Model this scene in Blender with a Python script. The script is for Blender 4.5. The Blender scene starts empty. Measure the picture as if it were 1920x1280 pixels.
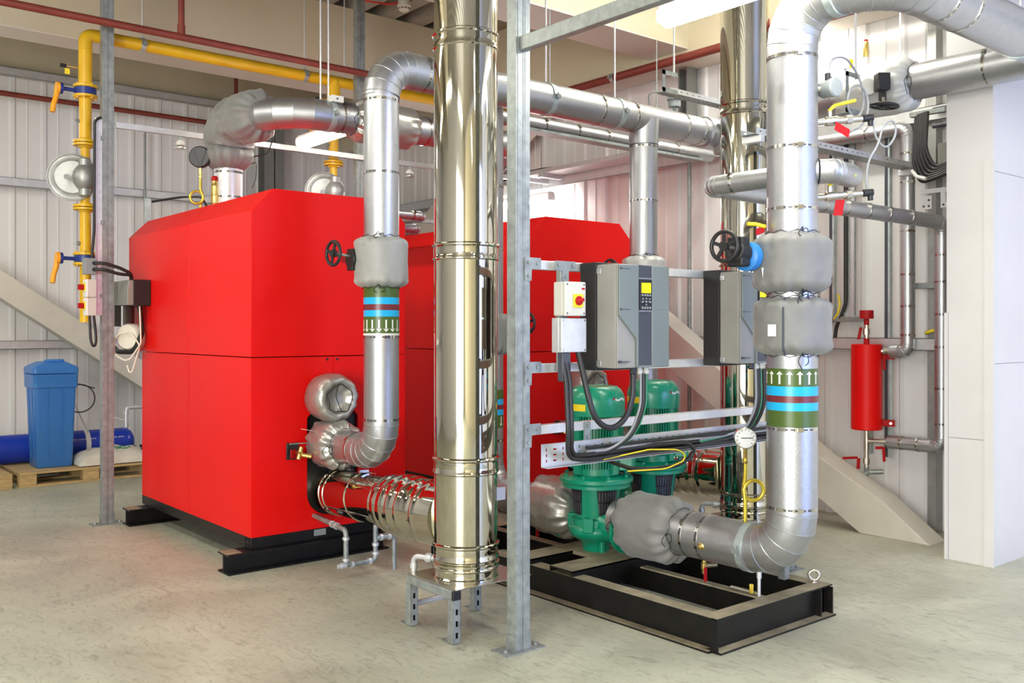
import bpy, bmesh, math, random
from mathutils import Vector, Matrix, noise
random.seed(7)
PI = math.pi
scene = bpy.context.scene
COL = scene.collection
V = Vector

# ------------------------------------------------------------------ camera, world, exposure
cam_d = bpy.data.cameras.new('camera')
cam = bpy.data.objects.new('camera', cam_d)
COL.objects.link(cam)
cam.location = (0, 0, 1.4)
cam.rotation_euler = (PI / 2, 0, -math.radians(39.6))
cam_d.sensor_width = 36
cam_d.lens = 1769 * 36 / 1920
cam_d.shift_y = -23 / 1920
cam_d.clip_start = 0.05
scene.camera = cam
scene.view_settings.view_transform = 'Standard'
scene.view_settings.look = 'None'
scene.view_settings.gamma = 1
scene.view_settings.use_curve_mapping = False
scene.view_settings.exposure = 0.98

wd = bpy.data.worlds.new('world')
scene.world = wd
wd.use_nodes = True
wd.node_tree.nodes['Background'].inputs[0].default_value = (0.62, 0.72, 1.0, 1)
wd.node_tree.nodes['Background'].inputs[1].default_value = 1.0
try:
    scene.cycles.max_bounces = 8
    scene.cycles.diffuse_bounces = 4
    scene.cycles.glossy_bounces = 5
    scene.cycles.sample_clamp_indirect = 6
    scene.cycles.caustics_reflective = False
except Exception:
    pass

def area(name, loc, rot, sx, sy, power, col):
    d = bpy.data.lights.new(name, 'AREA')
    d.shape = 'RECTANGLE'; d.size = sx; d.size_y = sy
    d.energy = power; d.color = col
    o = bpy.data.objects.new(name, d)
    o.location = loc; o.rotation_euler = rot
    COL.objects.link(o)
    return o
# fill area lights added at assumed, unseen openings in the front and left walls
area('assumed_front_daylight', (4.6, -4.8, 1.9), (PI / 2, 0, 0), 3.2, 3.4, 130, (0.26, 0.40, 1.0))
area('added_side_fill', (-4.8, -1.5, 1.8), (PI / 2, 0, -PI / 2), 4.5, 3.2, 380, (1.0, 0.99, 0.93))

# ------------------------------------------------------------------ materials
MATS = {}
def mat(name, col, rough=0.5, metal=0.0, var=0.0, vscale=6.0, bump=0.0, bscale=40.0, coat=0.0,
        rvar=0.0, stretch=(1, 1, 1), col2=None, emit=None, estr=0.0, spec=0.5, sheen=0.0):
    m = bpy.data.materials.new(name)
    m.use_nodes = True
    nt = m.node_tree; N = nt.nodes; L = nt.links
    b = N['Principled BSDF']
    b.inputs['Base Color'].default_value = (*col, 1)
    b.inputs['Roughness'].default_value = rough
    b.inputs['Metallic'].default_value = metal
    b.inputs['Specular IOR Level'].default_value = spec
    if coat: b.inputs['Coat Weight'].default_value = coat; b.inputs['Coat Roughness'].default_value = 0.15
    if sheen: b.inputs['Sheen Weight'].default_value = sheen
    if emit:
        b.inputs['Emission Color'].default_value = (*emit, 1)
        b.inputs['Emission Strength'].default_value = estr
    if var or bump or rvar:
        tc = N.new('ShaderNodeTexCoord'); mp = N.new('ShaderNodeMapping')
        mp.inputs['Scale'].default_value = stretch
        L.new(tc.outputs['Object'], mp.inputs['Vector'])
    if var or rvar:
        n = N.new('ShaderNodeTexNoise'); n.inputs['Scale'].default_value = vscale
        n.inputs['Detail'].default_value = 6; n.inputs['Roughness'].default_value = 0.6
        L.new(mp.outputs[0], n.inputs['Vector'])
        if var:
            r = N.new('ShaderNodeValToRGB')
            c2 = col2 or tuple(max(0, c * (1 - var)) for c in col)
            c1 = col if col2 else tuple(min(1, c * (1 + var)) for c in col)
            r.color_ramp.elements[0].position = 0.3; r.color_ramp.elements[1].position = 0.7
            r.color_ramp.elements[0].color = (*c2, 1); r.color_ramp.elements[1].color = (*c1, 1)
            L.new(n.outputs['Fac'], r.inputs[0]); L.new(r.outputs[0], b.inputs['Base Color'])
        if rvar:
            mr = N.new('ShaderNodeMapRange')
            mr.inputs['To Min'].default_value = rough - rvar; mr.inputs['To Max'].default_value = rough + rvar
            L.new(n.outputs['Fac'], mr.inputs['Value']); L.new(mr.outputs[0], b.inputs['Roughness'])
    if bump:
        n2 = N.new('ShaderNodeTexNoise'); n2.inputs['Scale'].default_value = bscale; n2.inputs['Detail'].default_value = 4
        L.new(mp.outputs[0], n2.inputs['Vector'])
        bp = N.new('ShaderNodeBump'); bp.inputs['Strength'].default_value = bump; bp.inputs['Distance'].default_value = 0.01
        L.new(n2.outputs['Fac'], bp.inputs['Height']); L.new(bp.outputs[0], b.inputs['Normal'])
    MATS[name] = m
    return m

mat('red', (0.80, 0.005, 0.004), 0.42, coat=0.0, spec=0.22, bump=0.03, bscale=90)
mat('foil', (0.45, 0.46, 0.475), 0.38, 0.88, var=0.05, vscale=30, bump=0.10, bscale=160)
mat('steel', (0.56, 0.535, 0.44), 0.055, 1.0, rvar=0.03, vscale=3, bump=0.03, bscale=2.2, stretch=(1, 1, 0.4))
mat('strap', (0.55, 0.53, 0.48), 0.16, 1.0)
mat('galv', (0.29, 0.315, 0.305), 0.42, 0.42, var=0.25, vscale=22, rvar=0.12)
mat('galv_bright', (0.66, 0.67, 0.68), 0.36, 0.5, var=0.08, vscale=18)
mat('galv_green', (0.52, 0.60, 0.60), 0.35, 0.6, var=0.18, vscale=14)
mat('fabric', (0.20, 0.20, 0.19), 0.55, 0.0, var=0.10, vscale=7, bump=0.25, bscale=14, sheen=0.2)
mat('fabric_light', (0.34, 0.34, 0.32), 0.52, 0.0, var=0.10, vscale=7, bump=0.25, bscale=14, sheen=0.2)
mat('fabric_silver', (0.44, 0.43, 0.40), 0.36, 0.65, var=0.08, vscale=9, bump=0.5, bscale=16)
mat('fabric_white', (0.58, 0.58, 0.56), 0.45, 0.15, var=0.05, vscale=9, bump=0.4, bscale=16)
mat('green', (0.0, 0.26, 0.145), 0.32, coat=0.3, bump=0.05, bscale=60)
mat('black', (0.012, 0.012, 0.013), 0.42)
mat('skid_black', (0.008, 0.0075, 0.007), 0.36, spec=0.3, var=0.35, vscale=12, rvar=0.14)
mat('skid_dusty', (0.28, 0.24, 0.16), 0.62, var=0.35, vscale=9)
mat('cast_grey', (0.34, 0.345, 0.33), 0.42, 0.55, var=0.15, vscale=10)
mat('rubber', (0.015, 0.015, 0.016), 0.45)
mat('cable_grey', (0.28, 0.29, 0.30), 0.45)
mat('yellow', (0.72, 0.42, 0.012), 0.36, var=0.10, vscale=5)
mat('yellow_plain', (0.85, 0.66, 0.02), 0.4)
mat('orange', (0.85, 0.36, 0.015), 0.4)
mat('blue_valve', (0.010, 0.030, 0.20), 0.4)
mat('blue_bright', (0.03, 0.22, 0.62), 0.4)
mat('oxide', (0.20, 0.036, 0.022), 0.5, var=0.15, vscale=8)
mat('brass', (0.72, 0.52, 0.16), 0.28, 0.9, var=0.12, vscale=20)
mat('brass_yellow', (0.78, 0.60, 0.07), 0.25, 0.7)
mat('nickel', (0.62, 0.58, 0.50), 0.28, 0.95, var=0.1, vscale=20)
mat('tag_red', (0.42, 0.003, 0.005), 0.5, spec=0.3)
mat('white_plastic', (0.80, 0.80, 0.76), 0.4)
mat('cream_plastic', (0.58, 0.575, 0.51), 0.42)
mat('inv_side', (0.27, 0.265, 0.24), 0.5, var=0.10, vscale=5)
mat('inv_grey', (0.165, 0.195, 0.19), 0.42, var=0.03, vscale=5)
mat('inv_dark', (0.055, 0.060, 0.075), 0.4)
mat('heat_sink', (0.010, 0.010, 0.011), 0.5)
mat('screen', (0.9, 0.75, 0.0), 0.4, emit=(1.0, 0.72, 0.0), estr=0.6)
mat('wall_white', (0.82, 0.805, 0.795), 0.38, var=0.02, vscale=1.5)
mat('wall_beige', (0.60, 0.53, 0.375), 0.55, var=0.05, vscale=1.2)
mat('beam_soffit', (0.66, 0.60, 0.52), 0.55, var=0.03, vscale=1.5)
mat('board', (0.68, 0.66, 0.64), 0.45, var=0.03, vscale=2.5)
mat('brace', (0.66, 0.62, 0.54), 0.5, var=0.08, vscale=3)
mat('deck', (0.36, 0.33, 0.28), 0.45, 0.35, var=0.15, vscale=6)
mat('steel_col', (0.20, 0.20, 0.19), 0.5, var=0.1, vscale=6)
mat('blue_tank', (0.045, 0.20, 0.58), 0.38, var=0.06, vscale=4)
mat('blue_drum', (0.012, 0.045, 0.42), 0.30)
mat('wood', (0.52, 0.36, 0.16), 0.65, var=0.28, vscale=9, stretch=(1, 8, 8))
mat('bag', (0.72, 0.68, 0.58), 0.55, var=0.10, vscale=9, bump=0.5, bscale=12)
mat('bag_green', (0.05, 0.28, 0.14), 0.6)
mat('olive', (0.065, 0.115, 0.016), 0.34)
mat('cyan', (0.01, 0.42, 0.80), 0.32)
mat('maroon', (0.16, 0.018, 0.022), 0.34)
mat('white', (0.82, 0.82, 0.80), 0.4)
mat('dial', (0.80, 0.82, 0.83), 0.35)
mat('sensor_grey', (0.26, 0.285, 0.285), 0.4)
mat('lamp_body', (0.78, 0.78, 0.76), 0.4)
mat('tube_light', (1, 1, 1), 0.4, emit=(0.98, 0.965, 0.86), estr=24)
mat('tube_light_strong', (1, 1, 1), 0.4, emit=(1.0, 0.98, 0.95), estr=34)
mat('tank_white', (0.80, 0.76, 0.66), 0.45)
mat('pvc_black', (0.02, 0.02, 0.02), 0.3)
mat('clear_dark', (0.06, 0.05, 0.045), 0.15)
mat('red_led', (0.7, 0.03, 0.02), 0.4)

# concrete floor: stains, trowel marks and faint saw cuts
def floor_mat():
    m = bpy.data.materials.new('concrete'); m.use_nodes = True
    nt = m.node_tree; N = nt.nodes; L = nt.links; b = N['Principled BSDF']
    tc = N.new('ShaderNodeTexCoord')
    n1 = N.new('ShaderNodeTexNoise'); n1.inputs['Scale'].default_value = 1.1; n1.inputs['Detail'].default_value = 8; n1.inputs['Roughness'].default_value = 0.65
    n1.inputs['Distortion'].default_value = 0.8
    L.new(tc.outputs['Object'], n1.inputs['Vector'])
    r1 = N.new('ShaderNodeValToRGB')
    r1.color_ramp.elements[0].position = 0.28; r1.color_ramp.elements[0].color = (0.37, 0.372, 0.28, 1)
    r1.color_ramp.elements[1].position = 0.68; r1.color_ramp.elements[1].color = (0.60, 0.602, 0.475, 1)
    L.new(n1.outputs['Fac'], r1.inputs[0])
    mp = N.new('ShaderNodeMapping'); mp.inputs['Scale'].default_value = (9, 3.0, 1); mp.inputs['Rotation'].default_value = (0, 0, 0.6)
    L.new(tc.outputs['Object'], mp.inputs['Vector'])
    n2 = N.new('ShaderNodeTexNoise'); n2.inputs['Scale'].default_value = 2.2; n2.inputs['Detail'].default_value = 10; n2.inputs['Roughness'].default_value = 0.75
    n2.inputs['Distortion'].default_value = 2.0
    L.new(mp.outputs[0], n2.inputs['Vector'])
    r2 = N.new('ShaderNodeValToRGB')
    r2.color_ramp.elements[0].position = 0.30; r2.color_ramp.elements[0].color = (0.46, 0.45, 0.41, 1)
    r2.color_ramp.elements[1].position = 0.50; r2.color_ramp.elements[1].color = (1, 1, 1, 1)
    L.new(n2.outputs['Fac'], r2.inputs[0])
    mx = N.new('ShaderNodeMix'); mx.data_type = 'RGBA'; mx.blend_type = 'MULTIPLY'; mx.inputs['Factor'].default_value = 0.85
    L.new(r1.outputs[0], mx.inputs[6]); L.new(r2.outputs[0], mx.inputs[7])
    n3 = N.new('ShaderNodeTexNoise'); n3.inputs['Scale'].default_value = 5.5; n3.inputs['Detail'].default_value = 3; n3.inputs['Distortion'].default_value = 3.5
    L.new(tc.outputs['Object'], n3.inputs['Vector'])
    r3 = N.new('ShaderNodeValToRGB')
    r3.color_ramp.elements[0].position = 0.735; r3.color_ramp.elements[0].color = (1, 1, 1, 1)
    r3.color_ramp.elements[1].position = 0.80; r3.color_ramp.elements[1].color = (0.35, 0.33, 0.30, 1)
    L.new(n3.outputs['Fac'], r3.inputs[0])
    mx2 = N.new('ShaderNodeMix'); mx2.data_type = 'RGBA'; mx2.blend_type = 'MULTIPLY'; mx2.inputs['Factor'].default_value = 0.7
    L.new(mx.outputs[2], mx2.inputs[6]); L.new(r3.outputs[0], mx2.inputs[7])
    L.new(mx2.outputs[2], b.inputs['Base Color'])
    mr = N.new('ShaderNodeMapRange'); mr.inputs['To Min'].default_value = 0.34; mr.inputs['To Max'].default_value = 0.6
    L.new(n1.outputs['Fac'], mr.inputs['Value']); L.new(mr.outputs[0], b.inputs['Roughness'])
    bp = N.new('ShaderNodeBump'); bp.inputs['Strength'].default_value = 0.08; bp.inputs['Distance'].default_value = 0.01
    L.new(n2.outputs['Fac'], bp.inputs['Height']); L.new(bp.outputs[0], b.inputs['Normal'])
    MATS['concrete'] = m
floor_mat()

# ------------------------------------------------------------------ mesh builder
def frame(axis):
    a = V(axis).normalized()
    h = V((0, 0, 1)) if abs(a.z) < 0.9 else V((1, 0, 0))
    u = h.cross(a).normalized()
    w = a.cross(u).normalized()
    return a, u, w

class MB:
    def __init__(self):
        self.v = []; self.f = []; self.mi = []; self.mats = []; self.cur = 0
    def use(self, m):
        if m not in self.mats: self.mats.append(m)
        self.cur = self.mats.index(m)
        return self
    def face(self, idx):
        self.f.append(tuple(idx)); self.mi.append(self.cur)
    def add(self, pts):
        i0 = len(self.v); self.v.extend([V(p) for p in pts]); return i0
    def box(self, x0, x1, y0, y1, z0, z1):
        i = self.add([(x0, y0, z0), (x1, y0, z0), (x1, y1, z0), (x0, y1, z0), (x0, y0, z1), (x1, y0, z1), (x1, y1, z1), (x0, y1, z1)])
        for q in ((0, 3, 2, 1), (4, 5, 6, 7), (0, 1, 5, 4), (1, 2, 6, 5), (2, 3, 7, 6), (3, 0, 4, 7)):
            self.face([i + k for k in q])
        return self
    def obox(self, c, ax, ay, az, hx, hy, hz):
        c = V(c); ax = V(ax).normalized(); ay = V(ay).normalized(); az = V(az).normalized()
        P = []
        for sz in (-1, 1):
            for sx, sy in ((-1, -1), (1, -1), (1, 1), (-1, 1)):
                P.append(c + ax * hx * sx + ay * hy * sy + az * hz * sz)
        i = self.add(P)
        for q in ((0, 3, 2, 1), (4, 5, 6, 7), (0, 1, 5, 4), (1, 2, 6, 5), (2, 3, 7, 6), (3, 0, 4, 7)):
            self.face([i + k for k in q])
        return self
    def bar(self, p0, p1, w, h, up=(0, 0, 1)):
        p0 = V(p0); p1 = V(p1); d = (p1 - p0); a = d.normalized()
        s = V(up).cross(a)
        s = s.normalized() if s.length > 1e-5 else V((1, 0, 0))
        t = a.cross(s)
        return self.obox((p0 + p1) / 2, a, s, t, d.length / 2, w / 2, h / 2)
    def sweep(self, pts, rf, n=24, caps=True, closed=False):
        pts = [V(p) for p in pts]; m = len(pts)
        tang = []
        for k in range(m):
            if closed:
                t = pts[(k + 1) % m] - pts[k - 1]
            else:
                t = pts[min(k + 1, m - 1)] - pts[max(k - 1, 0)]
            tang.append(t.normalized())
        a, u, w = frame(tang[0])
        base = len(self.v)
        for k in range(m):
            if k:
                q = tang[k - 1].rotation_difference(tang[k])
                u = (q @ u).normalized()
            u = (u - tang[k] * u.dot(tang[k])).normalized()
            w = tang[k].cross(u)
            # miter factor so that corners keep their diameter
            mf = 1.0; bis = None
            if 0 < k < m - 1 and not closed:
                d1 = (pts[k] - pts[k - 1]).normalized(); d2 = (pts[k + 1] - pts[k]).normalized()
                c = math.sqrt(max(0.05, (1 + d1.dot(d2)) / 2))
                bis = (d2 - d1)
                if bis.length > 1e-4: bis = bis.normalized(); mf = 1 / c
                else: bis = None
            for j in range(n):
                th = 2 * PI * j / n
                r = rf(k / max(1, m - 1), th) if callable(rf) else rf
                off = (u * math.cos(th) + w * math.sin(th)) * r
                if bis is not None: off = off + bis * (off.dot(bis)) * (mf - 1)
                self.v.append(pts[k] + off)
        rng = m if closed else m - 1
        for k in range(rng):
            k2 = (k + 1) % m
            for j in range(n):
                j2 = (j + 1) % n
                self.face((base + k * n + j, base + k * n + j2, base + k2 * n + j2, base + k2 * n + j))
        if caps and not closed:
            self.face([base + j for j in reversed(range(n))])
            self.face([base + (m - 1) * n + j for j in range(n)])
        return self
    def cyl(self, p0, p1, r, r2=None, n=24, caps=True):
        r2 = r if r2 is None else r2
        return self.sweep([p0, p1], lambda s, t: r + (r2 - r) * s, n, caps)
    def lathe(self, prof, o, axis, n=32, rf=None):
        """prof: [(radius, height along axis)]"""
        a, u, w = frame(axis); o = V(o); base = len(self.v)
        for r, h in prof:
            for j in range(n):
                th = 2 * PI * j / n
                rr = r * (rf(h, th) if rf else 1)
                self.v.append(o + a * h + (u * math.cos(th) + w * math.sin(th)) * rr)
        for k in range(len(prof) - 1):
            for j in range(n):
                j2 = (j + 1) % n
                self.face((base + k * n + j, base + k * n + j2, base + (k + 1) * n + j2, base + (k + 1) * n + j))
        if prof[0][0] > 1e-4: self.face([base + j for j in reversed(range(n))])
        if prof[-1][0] > 1e-4: self.face([base + (len(prof) - 1) * n + j for j in range(n)])
        return self
    def torus(self, c, axis, R, r, n=28, m=8):
        a, u, w = frame(axis); c = V(c)
        pts = [c + (u * math.cos(2 * PI * k / n) + w * math.sin(2 * PI * k / n)) * R for k in range(n)]
        return self.sweep(pts, r, m, False, True)
    def ball(self, c, r, n=14):
        prof = [(max(1e-5, r * math.sin(PI * k / n)), -r * math.cos(PI * k / n)) for k in range(n + 1)]
        return self.lathe(prof, c, (0, 0, 1), n * 2)
    def prism(self, poly, depth, o=(0, 0, 0), ex=(1, 0, 0), ey=(0, 0, 1), ez=(0, 1, 0)):
        """poly in (ex, ey), extruded along ez by depth"""
        o = V(o); ex = V(ex); ey = V(ey); ez = V(ez); n = len(poly)
        i = self.add([o + ex * p[0] + ey * p[1] for p in poly] + [o + ex * p[0] + ey * p[1] + ez * depth for p in poly])
        self.face([i + k for k in range(n)]); self.face([i + n + k for k in reversed(range(n))])
        for k in range(n):
            k2 = (k + 1) % n
            self.face((i + k, i + n + k, i + n + k2, i + k2))
        return self
    def slotted(self, o, eu, ev, L, W, holes, th=0.0015):
        """plate with rectangular holes (u0,u1,v0,v1), given a real thickness"""
        o = V(o); eu = V(eu).normalized(); ev = V(ev).normalized(); en = eu.cross(ev)
        us = sorted(set([0, L] + [round(x, 5) for h in holes for x in h[:2]]))
        vs = sorted(set([0, W] + [round(x, 5) for h in holes for x in h[2:]]))
        hs = set()
        ui = {u: k for k, u in enumerate(us)}; vi = {v: k for k, v in enumerate(vs)}
        for h in holes:
            for a in range(ui[round(h[0], 5)], ui[round(h[1], 5)]):
                for b in range(vi[round(h[2], 5)], vi[round(h[3], 5)]): hs.add((a, b))
        for side in (0, 1):
            base = len(self.v)
            for u in us:
                for v in vs: self.v.append(o + eu * u + ev * v + en * th * side)
            nv = len(vs)
            for a in range(len(us) - 1):
                for b in range(nv - 1):
                    if (a, b) in hs: continue
                    q = (base + a * nv + b, base + (a + 1) * nv + b, base + (a + 1) * nv + b + 1, base + a * nv + b + 1)
                    self.face(q if side else q[::-1])
        return self
    def build(self, name, m=None, parent=None, smooth=True, bevel=0.0, ang=38, recalc=True):
        if m and not self.mats: self.mats = [m]
        off = V((0, 0, 0)); p = parent
        while p is not None:
            off += p.location; p = p.parent
        me = bpy.data.meshes.new(name)
        me.from_pydata([tuple(v - off) for v in self.v], [], self.f)
        for k in self.mats: me.materials.append(MATS[k])
        for k, pl in enumerate(me.polygons): pl.material_index = self.mi[k] if k < len(self.mi) else 0
        if recalc:
            bm = bmesh.new(); bm.from_mesh(me)
            bmesh.ops.recalc_face_normals(bm, faces=bm.faces)
            bm.to_mesh(me); bm.free()
        if smooth:
            me.polygons.foreach_set('use_smooth', [True] * len(me.polygons))
            me.set_sharp_from_angle(angle=math.radians(ang))
        me.update()
        o = bpy.data.objects.new(name, me)
        COL.objects.link(o)
        if parent: o.parent = parent
        if bevel:
            md = o.modifiers.new('bevel', 'BEVEL'); md.width = bevel; md.segments = 2; md.limit_method = 'ANGLE'; md.angle_limit = math.radians(40)
        return o

def tag(o, label=None, cat=None, group=None, kind=None):
    if label: o['label'] = label
    if cat: o['category'] = cat
    if group: o['group'] = group
    if kind: o['kind'] = kind
    return o
def thing(name, label, cat, loc=(0, 0, 0), group=None):
    o = bpy.data.objects.new(name, None); COL.objects.link(o)
    o.location = loc; o.empty_display_size = 0.05
    return tag(o, label, cat, group)
def struct(name, mb, m=None, label=None, **k):
    return tag(mb.build(name, m, None, **k), label, 'structure' if False else None, None, 'structure')
def kids(o):
    return [c for c in bpy.data.objects if c.parent == o]
def copy_tree(o, parent=None):
    c = o.copy(); COL.objects.link(c)
    if parent: c.parent = parent
    for ch in kids(o): copy_tree(ch, c)
    return c
def dup(o, offset, label, group=None):
    c = copy_tree(o); c.location = o.location + V(offset); c['label'] = label
    if group: c['group'] = group
    return c

# ------------------------------------------------------------------ pipe helpers
def corners(pts, radii):
    """returns list of ('line', a, b) and ('arc', [nodes])"""
    pts = [V(p) for p in pts]; out = []; cur = pts[0]
    for k in range(1, len(pts) - 1):
        d1 = (pts[k] - pts[k - 1]).normalized(); d2 = (pts[k + 1] - pts[k]).normalized()
        th = d1.angle(d2)
        R = radii[k - 1] if isinstance(radii, (list, tuple)) else radii
        T = R * math.tan(th / 2)
        a = pts[k] - d1 * T; b = pts[k] + d2 * T
        cen = a + (d2 - d1 * d1.dot(d2)).normalized() * R
        n = 5
        ax = d1.cross(d2).normalized()
        arc = []
        for j in range(n + 1):
            q = Matrix.Rotation(th * j / n, 3, ax)
            arc.append(cen + q @ (a - cen))
        if (a - cur).length > 1e-4: out.append(('line', cur.copy(), a))
        arc = [a - d1 * 0.003] + arc + [b + d2 * 0.003]
        out.append(('arc', arc)); cur = b
    if (pts[-1] - cur).length > 1e-4: out.append(('line', cur.copy(), pts[-1]))
    return out
def smooth_path(pts, R, n=10):
    pts = [V(p) for p in pts]; out = [pts[0]]
    for k in range(1, len(pts) - 1):
        d1 = (pts[k] - pts[k - 1]).normalized(); d2 = (pts[k + 1] - pts[k]).normalized()
        th = d1.angle(d2)
        if th < 0.02: out.append(pts[k]); continue
        RR = min(R, 0.49 * min((pts[k] - pts[k - 1]).length, (pts[k + 1] - pts[k]).length) / math.tan(th / 2))
        a = pts[k] - d1 * RR * math.tan(th / 2)
        cen = a + (d2 - d1 * d1.dot(d2)).normalized() * RR; ax = d1.cross(d2).normalized()
        for j in range(n + 1): out.append(cen + Matrix.Rotation(th * j / n, 3, ax) @ (a - cen))
    out.append(pts[-1])
    return out
def strap(parent, p, d, r, w=0.015, m='strap', buckle=True):
    # perforated worm-drive band: bright rims, dark slots along the middle
    mb = MB().use(m); p = V(p); d = V(d).normalized(); ph = int(p.z * 37 + p.x * 11) % 5
    hw_ = w / 2; q = w * 0.27; n = 72
    prof = [(r, -hw_), (r + 0.0025, -hw_), (r + 0.0025, -q), (r + 0.0025, q), (r + 0.0025, hw_), (r, hw_)]
    f0 = len(mb.f); mb.lathe(prof, p, d, n); mb.use('inv_dark')
    for j in range(n):
        if (j + ph) % 3 and (j + ph) % 18 > 4: mb.mi[f0 + 2 * n + j] = mb.cur
    mb.use(m)
    if buckle:
        a, u, w2 = frame(d)
        dirn = (V((-0.55, -0.7, 0.45)) - d * V((-0.55, -0.7, 0.45)).dot(d)).normalized()
        mb.obox(p + dirn * (r + 0.005), d, d.cross(dirn), dirn, 0.009, 0.014, 0.005)
    return mb.build('strap', m, parent)
def elbow_part(parent, arc, r, m='foil', name='elbow', seams=True):
    mb = MB(); mb.sweep(arc, r, 40, False)
    if seams:
        for k, q in enumerate(arc):
            if k in (0, len(arc) - 1): continue
            t = (arc[min(k + 1, len(arc) - 1)] - arc[max(k - 1, 0)]).normalized()
            mf = 1.0
            mb.torus(q, t, r + 0.0006, 0.0022, 40, 6)
    return mb.build(name, m, parent, ang=12)
def section(parent, a, b, r, m='foil', name='pipe_section'):
    return MB().cyl(a, b, r, n=44).build(name, m, parent)
def pipe_run(name, label, cat, pts, r, R, m='foil', straps=(), group=None, loc=None, seams=True):
    t = thing(name, label, cat, loc or pts[0], group)
    for s in corners(pts, R):
        if s[0] == 'line': section(t, s[1], s[2], r, m)
        else: elbow_part(t, s[1], r, m, seams=seams)
    for p, d in straps: strap(t, p, d, r)
    return t
def hnoise(x, y, z): return noise.noise(V((x, y, z)))
def jacket(parent, p0, p1, R, r_in, m='fabric', name='jacket', seed=0.0, lump=0.012, gather=0.020, end=0.16, oval=0.0, nl=30, sq=0.0):
    p0 = V(p0); p1 = V(p1)
    mb = MB()
    def rf(s, th):
        e = min(s, 1 - s)
        k = min(1, e / end)
        base = r_in + (R - r_in) * (1 - (1 - k) ** 2.6)
        near = max(0, 1 - e / (end * 1.5))
        wr = gather * near * (math.sin(9 * th + seed * 5 + 2 * hnoise(math.cos(th) * 2 + seed, math.sin(th) * 2, s)) * 0.6 + math.sin(17 * th + seed) * 0.35)
        lu = 0.5 * lump * (hnoise(math.cos(th) * 1.1 + seed, math.sin(th) * 1.1, s * 1.6 + seed) + 0.4 * hnoise(math.cos(th) * 4 + seed, math.sin(th) * 4, s * 7))
        q = 1 + sq * (abs(math.cos(th)) ** 6 + abs(math.sin(th)) ** 6 - 0.5) * -1
        return max(r_in * 0.96, (base + lu + wr) * q)
    pts = [p0.lerp(p1, k / nl) for k in range(nl + 1)]
    mb.sweep(pts, rf, 88, True)
    return mb.build(name, m, parent, ang=70)
def jacket_path(parent, path, R, r_in, m='fabric', name='jacket', seed=0.0, lump=0.014, gather=0.022, end=0.13, tucks=()):
    mb = MB()
    def rf(s, th):
        e = min(s, 1 - s); k = min(1, e / end)
        base = r_in + (R - r_in) * (1 - (1 - k) ** 2.4)
        near = max(0, 1 - e / (end * 2.0))
        for t0 in tucks: near = max(near, max(0, 1 - abs(s - t0) / 0.10))
        tk = sum(0.5 * max(0, 1 - abs(s - t0) / 0.05) for t0 in tucks)
        wr = gather * near * (math.sin(8 * th + seed * 5 + 2 * hnoise(math.cos(th) * 2 + seed, math.sin(th) * 2, s)) * 0.6 + math.sin(15 * th + seed) * 0.35)
        lu = lump * (hnoise(math.cos(th) * 1.5 + seed, math.sin(th) * 1.5, s * 3 + seed) + 0.4 * hnoise(math.cos(th) * 4, math.sin(th) * 4, s * 9 + seed))
        return base - tk * (R - r_in) * 0.9 + lu + wr
    mb.sweep(path, rf, 80, True)
    return mb.build(name, m, parent, ang=70)
def drawstring(parent, c, axis, R, seed=1, m='rubber', hang=0.09):
    mb = MB(); a, u, w = frame(axis); c = V(c)
    pts = []
    for k in range(40):
        th = 2 * PI * k / 40
        pts.append(c + (u * math.cos(th) + w * math.sin(th)) * (R + 0.003 * math.sin(7 * th + seed)) + a * 0.006 * math.sin(9 * th + seed))
    mb.sweep(pts, 0.0017, 6, False, True)
    d = V((-0.55, -0.75, 0.0)); d = (d - a * d.dot(a)).normalized()
    q = c + d * (R + 0.008)
    mb.sweep(smooth_path([q, q + V((-0.02, -0.02, 0.02)), q + V((-0.05, -0.01, -0.02)), q + V((-0.03, -0.02, -hang))], 0.02), 0.0022, 6)
    mb.sweep(smooth_path([q, q + V((0.01, -0.02, 0.015)), q + V((0.02, -0.02, -0.03)), q + V((0.0, -0.015, -hang * 0.7))], 0.02), 0.0022, 6)
    return mb.build('drawstring', m, parent)
def handwheel(parent, c, axis, R, m='black', spokes=5, stem=None, name='handwheel'):
    c = V(c); a, u, w = frame(axis)
    mb = MB(); mb.torus(c, a, R - 0.008, 0.009, 36, 10)
    for k in range(spokes):
        th = 2 * PI * k / spokes + 0.3
        d = u * math.cos(th) + w * math.sin(th)
        mb.bar(c + d * 0.012, c + d * (R - 0.010), 0.016, 0.009, a)
    mb.cyl(c - a * 0.014, c + a * 0.014, 0.020, n=20)
    return mb.build(name, m, parent)
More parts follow.
